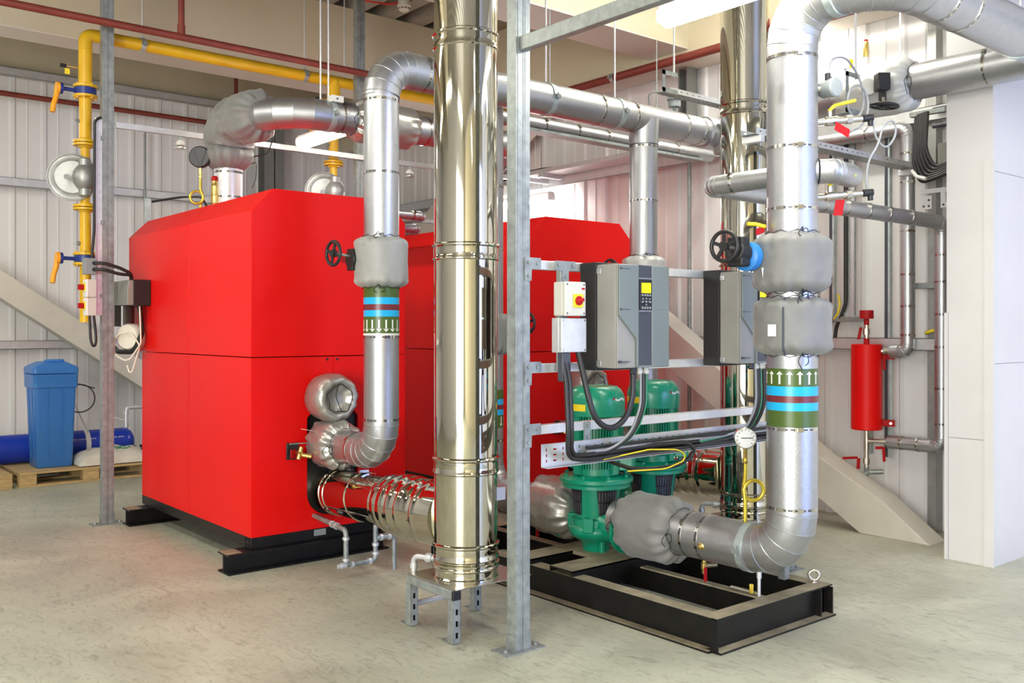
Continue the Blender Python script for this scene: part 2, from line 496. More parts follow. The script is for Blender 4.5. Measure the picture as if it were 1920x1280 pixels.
def id_band(parent, cx, cy, z_edges, r, up, arrow_z, n_arrow=14, white_line=None):
    """pipe identification tape: z_edges = list of (z0, z1, material), arrows between arrow_z"""
    mb = MB()
    for z0, z1, mm in z_edges:
        mb.use(mm); mb.cyl((cx, cy, z0), (cx, cy, z1), r + 0.0014, n=56)
    mb.use('white')
    if white_line: mb.cyl((cx, cy, white_line[0]), (cx, cy, white_line[1]), r + 0.0018, n=56)
    z0, z1 = arrow_z; rr = r + 0.0022
    tip, tail = (z1, z0) if up else (z0, z1)
    s = 1 if up else -1; hh = (z1 - z0) * 0.26
    for k in range(n_arrow):
        th0 = 2 * PI * k / n_arrow + 0.1
        def P(dt, z): return V((cx + rr * math.cos(th0 + dt), cy + rr * math.sin(th0 + dt), z))
        wd_, hd = 0.018 / r * 0.45, 0.036 / r * 0.42
        zb = tip - s * hh
        i = mb.add([P(-wd_ * 0.55, tail), P(wd_ * 0.55, tail), P(wd_ * 0.55, zb), P(-wd_ * 0.55, zb)])
        mb.face((i, i + 1, i + 2, i + 3))
        i = mb.add([P(-hd, zb), P(hd, zb), P(0, tip)])
        mb.face((i, i + 1, i + 2))
    return mb.build('identification_band', None, parent)
def cable(name, label, pts, r, m='rubber', R=0.06, group=None, parent=None, cat='cable'):
    mb = MB(); mb.sweep(smooth_path(pts, max(R, 0.25), 8), r, 10)
    if parent: return mb.build(name, m, parent)
    return tag(mb.build(name, m), label, cat, group)

# ================================================================== THE SETTING
XW, YW, ZC = 6.5, 10.8, 4.44
struct('floor', MB().box(-5, 8, -5, 11.2, -0.1, 0), 'concrete', smooth=False)

def cladding(mb, along, a0, a1, z0, z1, plane, sign, pitch=0.30):
    """liner panel: broad flats with a shallow double rib, standing out of the wall by 22 mm"""
    prof = [(0, 0)]; a = a0
    P = []
    while a < a1:
        for da, h in ((0, 0), (0.018, 0.022), (0.052, 0.022), (0.070, 0), (0.165, 0), (0.171, 0.007), (0.179, 0.007), (0.185, 0)):
            if a + da <= a1: P.append((a + da, h))
        a += pitch
    P.append((a1, 0))
    def pt(q, z): return (q[0], plane + sign * q[1], z) if along == 'x' else (plane + sign * q[1], q[0], z)
    i = mb.add([pt(q, z0) for q in P] + [pt(q, z1) for q in P]); n = len(P)
    for k in range(n - 1): mb.face((i + k, i + k + 1, i + n + k + 1, i + n + k))
mb = MB().use('wall_white'); cladding(mb, 'x', -5, XW, 0, 4.0, YW, -1); mb.box(-5, XW, YW + 0.002, YW + 0.2, 0, 4.0)
mb.use('wall_beige').box(-5, XW, YW, YW + 0.2, 4.0, ZC)
struct('wall_back', mb, smooth=False, recalc=False)
mb = MB().use('wall_white'); cladding(mb, 'y', -5, YW, 0, 3.69, XW, -1); mb.box(XW + 0.002, XW + 0.2, -5, YW, 0, ZC)
struct('wall_right', mb, smooth=False, recalc=False)
mb = MB().use('wall_white').box(-5.2, -5.0, -5, -3.8, 0, ZC).box(-5.2, -5, -3.8, 0.8, 3.5, ZC).box(-5.2, -5, 0.8, YW, 0, ZC)  # unseen opening added to go with the side fill light
struct('wall_left', mb, smooth=False)
mb = MB().use('wall_beige').box(-5, 2.9, -5.2, -5, 0, ZC).box(2.9, 6.3, -5.2, -5, 3.7, ZC).box(6.3, XW, -5.2, -5, 0, ZC)  # unseen opening, assumed to go with the added bluish area light
struct('wall_front', mb, smooth=False)
# metal deck ceiling, ribs running towards the back wall
mb = MB().use('deck'); P = []; x = -5
while x < XW + 0.2:
    for dx, h in ((0, 0), (0.15, 0), (0.19, 0.10), (0.30, 0.10), (0.34, 0)): P.append((x + dx, ZC + h))
    x += 0.34
i = mb.add([(q[0], -5, q[1]) for q in P] + [(q[0], YW, q[1]) for q in P]); n = len(P)
for k in range(n - 1): mb.face((i + k, i + n + k, i + n + k + 1, i + k + 1))
mb.box(-5.2, XW + 0.2, -5.2, YW + 0.2, ZC + 0.14, ZC + 0.24)
struct('ceiling', mb, smooth=False, recalc=False)
# boxed-in beams
def beam(name, x0, x1, y0, y1, z0):
    mb = MB().use('wall_beige').box(x0, x1, y0, y1, z0 + 0.012, ZC - 0.001)
    mb.use('beam_soffit').box(x0, x1, y0, y1, z0, z0 + 0.0115)
    struct(name, mb, smooth=False)
beam('trim_1', -5, 6.03, 7.87, 8.17, 3.67)
beam('trim_2', 4.0, 6.03, 5.03, 5.45, 3.69)
beam('trim_3', 6.03, XW - 0.025, 2.8, YW - 0.03, 3.66)
struct('trim_4', MB().box(-5, 4.0, 5.03, 5.45, 3.69, ZC - 0.001), 'wall_beige', smooth=False)
# boxed column on the right
mb = MB().use('board').box(5.712, XW - 0.023, 2.47, 2.745, 0, ZC - 0.001)
mb.box(5.704, 5.716, 2.462, 2.52, 0, 2.39)                     # corner lath
mb.box(5.705, 5.714, 2.735, 2.757, 0, 1.5)
mb.use('steel_col').box(5.7105, 5.7125, 2.733, 2.737, 0.0, 1.5)
mb.box(5.7108, 5.7125, 2.47, 2.745, 0.742, 0.745)
mb.box(5.7125, XW - 0.03, 2.4688, 2.471, 1.195, 1.198).box(5.7125, XW - 0.03, 2.4688, 2.471, 2.330, 2.333)
struct('trim_5', mb, smooth=False)
# sheeting rails on the two walls
def zrail(name, wall, a0, a1, z, h=0.085, d=0.14, m='galv_bright'):
    mb = MB().use(m)
    if wall == 'back':
        y = YW - 0.024
        mb.box(a0, a1, y - d, y - d + 0.004, z - h / 2, z + h / 2).box(a0, a1, y - d, y, z + h / 2 - 0.004, z + h / 2).box(a0, a1, y - d, y - d + 0.03, z - h / 2, z - h / 2 + 0.004)
    else:
        x = XW - 0.024
        mb.box(x - d, x - d + 0.004, a0, a1, z - h / 2, z + h / 2).box(x - d, x, a0, a1, z + h / 2 - 0.004, z + h / 2).box(x - d, x - d + 0.03, a0, a1, z - h / 2, z - h / 2 + 0.004)
    struct(name, mb, smooth=False)
zrail('trim_6', 'back', -5, XW - 0.2, 1.24); zrail('trim_7', 'back', -5, XW - 0.2, 2.90); zrail('trim_8', 'back', -5, XW - 0.2, 4.02)
zrail('trim_9', 'right', 2.8, YW - 0.2, 1.295); zrail('trim_10', 'right', 3.0, YW - 0.2, 2.88, 0.10)
# steel columns against the walls
def hcol(name, cx, cy, w, d, z1, rot=False):
    mb = MB().use('steel_col')
    if rot:
        mb.box(cx - d / 2, cx + d / 2, cy - w / 2, cy - w / 2 + 0.012, 0, z1).box(cx - d / 2, cx + d / 2, cy + w / 2 - 0.012, cy + w / 2, 0, z1).box(cx - 0.006, cx + 0.006, cy - w / 2, cy + w / 2, 0, z1)
    else:
        mb.box(cx - w / 2, cx + w / 2, cy - d / 2, cy - d / 2 + 0.012, 0, z1).box(cx - w / 2, cx + w / 2, cy + d / 2 - 0.012, cy + d / 2, 0, z1).box(cx - 0.006, cx + 0.006, cy - d / 2, cy + d / 2, 0, z1)
    struct(name, mb, smooth=False)
hcol('trim_11', 4.97, 10.52, 0.25, 0.18, 3.98)
mb = MB().use('steel_col').box(6.33, 6.46, 5.29, 5.302, 3.0, 3.655).box(6.33, 6.46, 5.378, 5.39, 3.0, 3.655).box(6.44, 6.452, 5.302, 5.378, 3.0, 3.655)
struct('trim_12', mb, smooth=False)
struct('trim_13', MB().box(6.37, 6.46, 3.135, 3.195, 0, 3.655), 'cast_grey', smooth=False)
# boxed-in diagonal braces
def brace(name, wall, P, w0, w1):
    mb = MB().use('brace')
    if wall == 'right': mb.prism(P, w1 - w0, (w0, 0, 0), (0, 1, 0), (0, 0, 1), (1, 0, 0))
    else: mb.prism(P, w1 - w0, (0, w0, 0), (1, 0, 0), (0, 0, 1), (0, 1, 0))
    struct(name, mb, smooth=False, bevel=0.004)
brace('trim_14', 'right', [(2.98, 0.0), (3.47, 0.0), (6.2, 1.72), (5.99, 1.98), (3.79, 0.49), (3.32, 0.25)], 5.97, 6.19)
brace('trim_15', 'back', [(1.0, 2.70), (5.0, 0.0), (4.55, 0.0), (1.0, 2.43)], 10.42, 10.62)
brace('trim_16', 'right', [(9.9, 2.15), (7.4, 3.655), (7.0, 3.655), (7.0, 3.50), (9.9, 1.80)], 6.12, 6.30)

# ================================================================== LAMPS
def strip_light(label, p0, p1, group, z, w=0.13, rods=True, m='tube_light'):
    p0 = V((*p0, z)); p1 = V((*p1, z)); d = (p1 - p0).normalized(); c = (p0 + p1) / 2; L = (p1 - p0).length
    s = V((0, 0, 1)).cross(d)
    t = thing('strip_light', label, 'ceiling lamp', c, group)
    mb = MB(); mb.prism([(-w * 0.42, 0.0), (w * 0.42, 0.0), (w * 0.34, 0.045), (-w * 0.34, 0.045)], L, p0 + V((0, 0, 0.02)), s, (0, 0, 1), d)
    mb.build('housing', 'lamp_body', t, bevel=0.004)
    mb = MB(); prof = [(w * 0.5 * math.cos(a), -0.055 * math.sin(a)) for a in [PI * k / 10 for k in range(11)]]
    mb.prism([(x, y + 0.018) for x, y in prof], L - 0.03, p0 + d * 0.015, s, (0, 0, 1), d)
    mb.build('diffuser', m, t, ang=60)
    for e, sg in ((p0, 1), (p1, -1)):
        MB().obox(e + d * 0.006 * sg + V((0, 0, 0.012)), d, s, (0, 0, 1), 0.008, w * 0.44, 0.032).build('end_cap', 'lamp_body', t, bevel=0.003)
    if rods:
        for f in (0.12, 0.88):
            q = p0.lerp(p1, f); MB().cyl(q + V((0, 0, 0.06)), V((q.x, q.y, ZC)), 0.004, n=8).build('suspension_rod', 'galv', t)
    return t
strip_light('glowing strip light hanging in front of the tall right-hand flue', (3.5, 3.07), (3.5, 1.57), None, 2.90)
strip_light('glowing strip light seen below the bent silver pipe above the left boiler', (3.5, 6.86), (3.5, 6.14), None, 2.87, 0.12, False)
strip_light('slim strip light hanging by the white wall above the right boiler', (6.24, 6.93), (6.24, 8.2), None, 2.695, 0.10, True, 'tube_light_strong')
for k, (p0, p1) in enumerate([((-1.2, 0.2), (-1.2, 1.7)), ((-1.2, 3.4), (-1.2, 4.9)), ((-1.0, 6.4), (-1.0, 7.9)), ((1.0, -1.6), (1.0, -3.1)),
                              ((3.5, -0.2), (3.5, -1.7)), ((0.9, 8.9), (0.9, 9.9)), ((2.3, 0.7), (2.3, -0.8)), ((6.2, 3.95), (6.2, 4.6)), ((5.25, 4.2), (5.25, 2.9)), ((0.75, 4.7), (0.75, 6.2)), ((4.4, 4.15), (5.8, 4.15))]):
    strip_light('glowing strip light added out of sight to brighten the room', p0, p1, 'unseen strip lights added for brightness', {5: 3.3, 7: 3.56, 8: 3.80, 10: 4.02}.get(k, 3.45), 0.13)  # unseen lamps added to brighten the floor, boiler fronts and right wall

# ================================================================== BOILERS
DX = 2.15
def make_boiler():
    x0, x1, y0 = 2.33, 3.395, 5.2
    t = thing('boiler', 'big red boiler with chamfered top on the left', 'boiler', (2.86, 6.2, 0), 'red boilers')
    ch = 0.14; zt = 2.232; zs = 1.2345; g = 0.0025
    prof = [(x0, zs + g), (x1, zs + g), (x1, zt - ch), (x1 - ch, zt), (x0 + ch, zt), (x0, zt - ch)]
    for a, b in ((y0, 6.17 - g), (6.17 + g, 7.39)):
        MB().prism(prof, b - a, (0, a, 0)).build('upper_casing', 'red', t, bevel=0.003)
    zl0, zl1 = 0.183, zs - g
    for a, b in ((y0 + 0.03, 6.17 - g), (6.17 + g, 7.09)):
        MB().box(x0, x0 + 0.02, a, b, zl0, zl1).build('side_panel', 'red', t)
        MB().box(x1 - 0.02, x1, a, b, zl0, zl1).build('side_panel', 'red', t)
    # front doors with a rounded notch for the flue and the pipes
    xc = 2.865; hw = 0.175
    def door(sgn):
        xe = x0 if sgn < 0 else x1
        P = [(xe, zl0), (xe, zl1), (xc + sgn * 0.0015, zl1), (xc + sgn * 0.0015, 0.90), (xc + sgn * hw * 0.80, 0.90), (xc + sgn * hw, 0.86), (xc + sgn * hw, 0.40)]
        for k in range(1, 9):
            a = PI / 2 * k / 8
            P.append((xc + sgn * (hw - 0.16 * (1 - math.cos(a))) , 0.40 - 0.14 * math.sin(a)))
        P.append((xc + sgn * 0.0015, 0.26)); P.append((xc + sgn * 0.0015, zl0))
        MB().prism(P, 0.03, (0, y0, 0)).build('front_panel', 'red', t, bevel=0.0015, smooth=False)
    door(-1); door(1)
    MB().box(x0 + 0.021, x1 - 0.021, y0 + 0.031, 7.08, zl0, zl1 - 0.002).build('inner_body', 'black', t)
    for dx in (-0.04, 0.03): MB().cyl((xc + dx, y0 - 0.004, 1.215), (xc + dx, y0 + 0.001, 1.215), 0.008, n=12).build('latch', 'black', t)
    # base frame and the I-beam feet
    mb = MB()
    mb.box(x0, x0 + 0.05, y0, 7.09, 0.118, zl0 - 0.001).box(x1 - 0.05, x1, y0, 7.09, 0.118, zl0 - 0.001).box(x0 + 0.05, x1 - 0.05, y0, y0 + 0.05, 0.118, zl0 - 0.001).box(x0 + 0.05, x1 - 0.05, 7.04, 7.09, 0.118, zl0 - 0.001)
    for zz in (0.135, 0.165): mb.cyl((x0 - 0.006, y0 + 0.03, zz), (x0 + 0.001, y0 + 0.03, zz), 0.011, n=6).cyl((x0 - 0.006, y0 + 0.075, zz), (x0 + 0.001, y0 + 0.075, zz), 0.011, n=6)
    mb.build('base_frame', 'skid_black', t, bevel=0.002)
    for yc in (5.13 + 0.09, 6.95):
        mb = MB().use('skid_black')
        for k in (0,):
            mb.box(2.17, 3.235, yc - 0.075, yc + 0.075, 0, 0.010)
            mb.box(2.17, 3.235, yc - 0.075, yc + 0.075, 0.106, 0.117)
            mb.box(2.17, 3.235, yc - 0.006, yc + 0.006, 0.010, 0.106)
        mb.use('skid_dusty').box(2.168, 2.26, yc - 0.06, yc + 0.06, 0.1172, 0.119)
        mb.build('foot_beam', None, t)
    MB().box(2.735, 2.815, y0 - 0.003, y0, 0.140, 0.178).build('rating_plate', 'sensor_grey', t)
    return t
boiler = make_boiler()
boiler2 = dup(boiler, (DX, 0, 0), 'second red boiler standing behind the pumps and inverters')

# burner control box on the side of the left boiler
t = thing('burner_control', 'dark grey burner control box on the rear side of the left boiler', 'control box', (2.25, 7.12, 1.6))
mb = MB().use('inv_side'); P = [(2.165, 1.572), (2.165, 1.70), (2.178, 1.748), (2.22, 1.752), (2.22, 1.572)]
mb.prism(P, 0.46, (0, 6.90, 0)); mb.build('cover', 'inv_side', t, bevel=0.006)
MB().box(2.205, 2.329, 6.896, 7.36, 1.568, 1.755).build('housing', 'black', t, bevel=0.004)
mb = MB().cyl((2.235, 7.20, 1.42), (2.235, 7.20, 1.57), 0.072, n=28); mb.build('motor', 'clear_dark', t)
mb = MB().lathe([(0.070, 0.0), (0.095, 0.03), (0.095, 0.12), (0.085, 0.135), (0.0001, 0.137)], (2.32, 7.13, 1.345), (-0.8, -0.55, 0), 28); mb.build('air_intake', 'tank_white', t)
mb = MB().sweep(smooth_path([(2.28, 6.99, 1.57), (2.29, 6.96, 1.38), (2.25, 7.02, 1.235), (2.18, 7.16, 1.235), (2.2, 7.3, 1.26)], 0.08), 0.018, 12); mb.build('hose', 'rubber', t)
mb = MB().sweep(smooth_path([(2.26, 6.93, 1.565), (2.27, 6.93, 1.30), (2.20, 7.0, 1.16), (2.13, 7.1, 1.22), (2.14, 7.1, 1.36), (2.22, 7.0, 1.38), (2.27, 6.95, 1.28), (2.22, 7.0, 1.06), (2.20, 7.02, 1.14)], 0.06), 0.006, 8); mb.build('lead', 'tank_white', t)

# ================================================================== FLUES
def make_flue():
    cx, cy, r = 2.67, 3.57, 0.150
    t = thing('steel_flue', 'tall polished steel flue in the middle standing on a low strut frame', 'flue', (cx, cy, 0.243), 'polished steel flues')
    seg = [0.2435, 0.30, 0.365, 0.765, 1.76, 2.745, 3.73, ZC - 0.002]
    for a, b in zip(seg, seg[1:]):
        prof = [(r, a), (r, b)]
        MB().lathe(prof, (cx, cy, 0), (0, 0, 1), 72).build('flue_section', 'steel', t)
    for z in seg[1:-1]:
        w = 0.028 if z > 0.32 else 0.006
        prof = [(r, z - w - 0.012), (r + 0.006, z - w - 0.006), (r + 0.006, z - w), (r + 0.002, z - w + 0.006), (r + 0.003, z - 0.003), (r + 0.002, z + w - 0.006), (r + 0.009, z + w), (r + 0.009, z + w + 0.007), (r, z + w + 0.014)]
        MB().lathe(prof, (cx, cy, 0), (0, 0, 1), 72).build('joint_band', 'steel', t)
    MB().lathe([(r + 0.006, 0), (r + 0.006, 0.004), (r, 0.010)], (cx, cy, 0.2432), (0, 0, 1), 72).build('base_ring', 'steel', t)
    # branch from the boiler
    a = V((2.865, 5.225, 0.405)); b = V((2.775, 4.40, 0.455)); c = V((2.70, 3.70, 0.492))
    d = (b - a).normalized()
    rr = 0.138
    prof = [(rr, 0.0), (rr, (b - a).length)]
    MB().lathe(prof, a, d, 56).build('branch_pipe', 'steel', t)
    for s_ in (0.14, 0.20, 0.52):
        MB().torus(a + d * s_, d, rr, 0.0055, 56, 8).build('clamp_ring', 'steel', t)
    q = a + d * 0.52; MB().obox(q + V((-0.02, 0, rr + 0.012)), d, d.cross(V((0, 0, 1))), (0, 0, 1), 0.012, 0.03, 0.008).build('clamp_bolt', 'strap', t)
    q = a + d * 0.17; MB().obox(q + V((-0.085, 0, rr - 0.022)), d, (0.7, 0, 0.7), (-0.7, 0, 0.7), 0.035, 0.008, 0.006).build('clamp_bolt', 'strap', t)
    e = (c - b).normalized(); Lb = (c - b).length
    prof = [(rr, -0.02)]
    nrib = 7
    for k in range(nrib * 8 + 1):
        f = k / (nrib * 8); env = 0.024 * math.sin(PI * min(1, f * 1.35)) ** 0.7 if f < 0.74 else 0.018
        prof.append((rr + env + 0.0065 * max(0, math.sin(2 * PI * nrib * f)) , f * Lb * 0.86))
    prof.append((rr + 0.012, Lb))
    MB().lathe(prof, b, e, 56).build('bellows', 'steel', t)
    MB().box(cx + 0.085, cx + 0.135, cy - 0.130, cy - 0.110, 0.60, 0.66).build('data_plate', 'foil', t)
    # condensate drain
    q0 = V((cx - 0.105, cy + 0.105, 0.315)); q1 = V((cx - 0.150, cy + 0.215, 0.315))
    mb = MB().lathe([(0.020, 0), (0.023, 0.012), (0.023, 0.03), (0.018, 0.034)], q0.lerp(q1, 0.12), q1 - q0, 8)
    mb.sweep(smooth_path([q0, q1, (q1.x, q1.y, 0.085), (cx + 0.05, cy + 0.235, 0.080)], 0.03), 0.0135, 14)
    for z_ in (0.27, 0.14): mb.cyl((q1.x, q1.y, z_ - 0.012), (q1.x, q1.y, z_ + 0.012), 0.019, n=16)
    mb.build('drain_pipe', 'galv_bright', t)
    return t
flue = make_flue()
flue2 = dup(flue, (DX, 0, 0), 'second polished steel flue behind the right-hand inverter and thick silver riser')

def make_flue_frame():
    t = thing('flue_stand', 'low grey strut frame carrying the middle steel flue', 'support frame', (2.67, 3.57, 0))
    x0, x1, y0, y1 = 2.462, 2.882, 3.385, 3.765; w = 0.041
    MB().box(x0 + 0.012, x1 + 0.03, y0 - 0.004, y1 + 0.004, 0.238, 0.243).build('top_plate', 'skid_dusty' if False else 'nickel', t)
    for y in (y0, y1 - w):
        pass
    for x in (x0, x1 - w):
        MB().box(x, x + w, y0, y1, 0.197, 0.2378).build('rail', 'galv', t, bevel=0.004)
        MB().box(x - 0.001, x + w + 0.001, y0 - 0.003, y0 + 0.012, 0.196, 0.2379).build('end_cap', 'black', t, bevel=0.002)
    for x in (x0, x1 - w):
        for y in (y0, y1 - w):
            mb = MB().use('galv')
            holes = [(0.014, 0.027, 0.022 + k * 0.052, 0.048 + k * 0.052) for k in range(3)]
            # open channel: slotted back facing -y, two flanges, open at the rear
            mb.slotted((x, y, 0.004), (1, 0, 0), (0, 0, 1), w, 0.192, holes, -0.002)
            mb.box(x, x + 0.0025, y, y + w, 0.004, 0.196).box(x + w - 0.0025, x + w, y, y + w, 0.004, 0.196)
            mb.use('black').box(x + 0.003, x + w - 0.003, y + 0.012, y + 0.014, 0.006, 0.194)
            lg = mb.build('leg', None, t, smooth=False)
            sg = 1
            m2 = MB().box(x + 0.002, x + w - 0.002, y + w - 0.002, y + w + 0.004, 0.0, 0.06).box(x - 0.0, x + w + 0.0, y + w, y + w + 0.055, 0.0, 0.005)
            m2.cyl((x + w / 2, y + w + 0.03, 0.005), (x + w / 2, y + w + 0.03, 0.012), 0.008, n=6)
            m2.build('foot_bracket', 'galv', lg)
    return t
fr = make_flue_frame()
dup(fr, (DX, 0, 0), 'low strut frame under the second steel flue behind the pumps')

# ================================================================== STRUT POSTS AND RAILS
def strut_post(label, x, y, z1, group, face='y', m='galv'):
    t = thing('strut_post', label, 'post', (x, y, 0), group)
    mb = MB()
    w, d = 0.041, 0.031
    for s in (-1, 1):
        a = x + (0 if s > 0 else -w); b = a + w
        mb.box(a + 0.001, b - 0.001, y - d, y + d, 0.006, z1)
        mb.box(a + 0.010, b - 0.010, y - d - 0.002, y - d, 0.006, z1)          # rolled face
    mb.build('post', m, t, bevel=0.004)
    mb = MB().box(x - 0.11, x + 0.11, y - 0.055, y + 0.055, 0, 0.006)
    for s in (-1, 1):
        mb.box(x + s * 0.0425 - 0.003, x + s * 0.0425 + 0.003, y - 0.03, y + 0.03, 0.006, 0.07)
        mb.cyl((x + s * 0.085, y - 0.015, 0.006), (x + s * 0.085, y - 0.015, 0.018), 0.010, n=6)
        mb.cyl((x + s * 0.043, y, 0.045), (x + s * 0.052, y, 0.045), 0.009, n=6)
    mb.build('base_plate', 'galv', t)
    return t
strut_post('galvanised strut post beside the middle steel flue, nearest the camera', 2.655, 3.165, ZC - 0.001, 'galvanised strut posts')
strut_post('galvanised strut post beside the left boiler and yellow gas pipe', 2.085, 7.10, ZC - 0.001, 'galvanised strut posts')
strut_post('galvanised strut post rising behind the left boiler towards the deck', 4.165, 7.10, ZC - 0.001, 'galvanised strut posts')
strut_post('galvanised strut post hidden behind the thick silver riser', 4.72, 3.21, 2.60, 'galvanised strut posts')
def rail(name, label, p0, p1, m='galv_bright', group=None, w=0.041, h=0.041, slots=True):
    mb = MB().use(m); mb.bar(p0, p1, w, h)
    if slots:
        mb.use('black'); p0 = V(p0); p1 = V(p1); L = (p1 - p0).length; d = (p1 - p0).normalized(); s = V((0, 0, 1)).cross(d)
        n = int(L / 0.1)
        for k in range(n): mb.obox(p0 + d * (0.05 + k * 0.1) + V((0, 0, h / 2)), d, s, (0, 0, 1), 0.014, 0.0065, 0.0004)
    return tag(mb.build(name, None, bevel=0.003), label, 'strut rail', group)
rails = [rail('strut_rail', lab, (2.699, 3.155, z), (4.76, 3.155, z), group='rails behind the inverters', slots=False) for z, lab in
         ((1.684, 'top strut rail behind both inverters'), (1.227, 'middle strut rail at the foot of both inverters'), (0.955, 'bottom strut rail running in front of the green pump motors'))]
rail('strut_rail', 'long strut rail bolted across the posts above the left boiler', (2.13, 7.05, 2.868), (6.3, 7.05, 2.868), 'galv_bright', slots=True)
rail('strut_rail', 'strut rail slanting out of the top of the picture from the near post', (2.655, 3.13, 2.64), (2.655, 0.4, 2.64), 'galv', slots=False, w=0.041, h=0.062)
def bracket(label, x, z, flip=1, y=3.131):
    mb = MB(); th = 0.005
    P = [(x - 0.008, z + 0.030), (x + 0.085, z + 0.030), (x + 0.085, z - 0.018), (x + 0.032, z - 0.020), (x + 0.030, z - 0.072), (x - 0.008, z - 0.072)]
    if flip < 0: P = [(a, 2 * z - b) for a, b in P]
    mb.prism(P, -th, (0, y + 0.001, 0))
    for bx, bz in ((x + 0.012, z - 0.05), (x + 0.064, z + 0.006), (x + 0.012, z + 0.008)):
        mb.cyl((bx, y - th, bz), (bx, y - th - 0.008, bz), 0.0085, n=6)
    return tag(mb.build('corner_bracket', 'galv', smooth=False), label, 'bracket', 'corner brackets on the near post')
bracket('corner bracket joining the near post to the top rail', 2.668, 1.684)
bracket('corner bracket joining the near post to the middle rail', 2.668, 1.227)
bracket('corner bracket joining the near post to the bottom rail', 2.668, 0.955, 1)

# ================================================================== INVERTERS
def make_inverter():
    x0, x1 = 3.0, 3.333; yf, yb = 2.89, 3.132; z0, z1 = 1.226, 1.69
    t = thing('inverter', 'grey wall-mounted inverter with yellow display, on the strut rails', 'inverter', (x0, yb, z0), 'grey inverters')
    mb = MB().box(x0 - 0.004, x1 + 0.004, 3.03, yb, z0 - 0.012, z1 + 0.012)
    mb.build('heat_sink', 'heat_sink', t, bevel=0.003)
    mb = MB().use('inv_side').box(x0, x1, yf + 0.022, 3.0295, z0, z1); mb.build('housing', None, t, bevel=0.006)
    for zz in (z1 - 0.03, z0 + 0.02):
        MB().obox((x0 - 0.0015, 3.012, zz), (0, 1, 0), (0, 0, 1), (1, 0, 0), 0.014, 0.014, 0.003).build('mounting_lug', 'foil', t, bevel=0.002)
    # front: left cover with a sloping lower corner, dark centre strip, right cover
    xa = x0 + 0.128; xb = xa + 0.088
    mb = MB().use('inv_side').box(x0 + 0.002, xa, yf + 0.012, yf + 0.0215, z0 + 0.002, z1 - 0.002).build('front_frame', None, t, bevel=0.003)
    P = [(x0 + 0.004, z1 - 0.004), (xa, z1 - 0.004), (xa, z0 + 0.004), (xa - 0.012, z0 + 0.004), (xa - 0.012, z0 + 0.13), (x0 + 0.004, z0 + 0.235)]
    MB().prism(P, 0.012, (0, yf, 0)).build('front_cover', 'inv_grey', t, bevel=0.003)
    for zz in (z1 - 0.022, z0 + 0.262, z0 + 0.03):
        MB().box(x0 + 0.008, x0 + 0.07, yf - 0.001, yf + 0.002 if zz > z0 + 0.1 else yf + 0.013, zz - 0.0015, zz + 0.0015).build('cover_slot', 'inv_dark', t)
        MB().box(x0 + 0.006, x0 + 0.018, yf - 0.0015, yf + 0.0125, zz - 0.005, zz + 0.005).build('cover_screw', 'inv_dark', t)
    MB().box(xb, x1 - 0.001, yf, yf + 0.022, z0 + 0.002, z1 - 0.002).build('front_cover', 'inv_grey', t, bevel=0.004)
    for zz in (z1 - 0.065, z1 - 0.20): MB().box(xb + 0.002, x1 - 0.004, yf - 0.0008, yf + 0.001, zz - 0.001, zz + 0.001).build('cover_seam', 'galv', t)
    MB().box(xa + 0.0005, xb - 0.0005, yf + 0.004, yf + 0.022, z0 + 0.012, z1 - 0.003).build('centre_strip', 'inv_dark', t)
    MB().box(xa + 0.0005, xb - 0.0005, yf + 0.002, yf + 0.022, z0 + 0.002, z0 + 0.0115).build('centre_foot', 'inv_grey', t)
    for zz in (z1 - 0.062, z1 - 0.208): MB().box(xa + 0.001, xb - 0.001, yf + 0.001, yf + 0.005, zz - 0.003, zz + 0.003).build('strip_trim', 'foil', t)
    kp = MB().box(xa + 0.006, xb - 0.006, yf - 0.003, yf + 0.004, z1 - 0.204, z1 - 0.066).build('keypad', 'heat_sink', t, bevel=0.002)
    MB().box(xa + 0.014, xb - 0.014, yf - 0.0045, yf - 0.003, z1 - 0.127, z1 - 0.082).build('display', 'screen', kp)
    def key(cx, cz, w, h): MB().box(cx - w / 2, cx + w / 2, yf - 0.006, yf - 0.003, cz - h / 2, cz + h / 2).build('key', 'sensor_grey', kp, bevel=0.001)
    xm = (xa + xb) / 2
    for k in range(4): key(xm + (k - 1.5) * 0.017, z1 - 0.137, 0.010, 0.009)
    for k in range(4): key(xm + (k - 1.5) * 0.017, z1 - 0.194, 0.010, 0.011)
    for dx, dz in ((-0.022, 0.012), (0.022, 0.012), (0, 0.014), (0, -0.014), (-0.02, 0), (0.02, 0), (-0.027, -0.002), (0.027, -0.002)): key(xm + dx, z1 - 0.166 + dz, 0.008, 0.007)
    key(xm, z1 - 0.166, 0.010, 0.010)
    for k, (dx, m_) in enumerate(((0.16, 'rubber'), (0.20, 'cream_plastic'), (0.245, 'cream_plastic'))):
        MB().lathe([(0.013, 0), (0.013, 0.012), (0.017, 0.012), (0.017, 0.026), (0.011, 0.032)], (x0 + dx, 2.955, z0), (0, 0, -1), 8).build('cable_gland', m_, t)
    return t
inv = make_inverter()
inv['label'] = 'grey inverter with lit yellow display, to the right of the red-knob switch'
inv2 = dup(inv, (0.88, 0, 0), 'second grey inverter half hidden behind the thick silver riser')

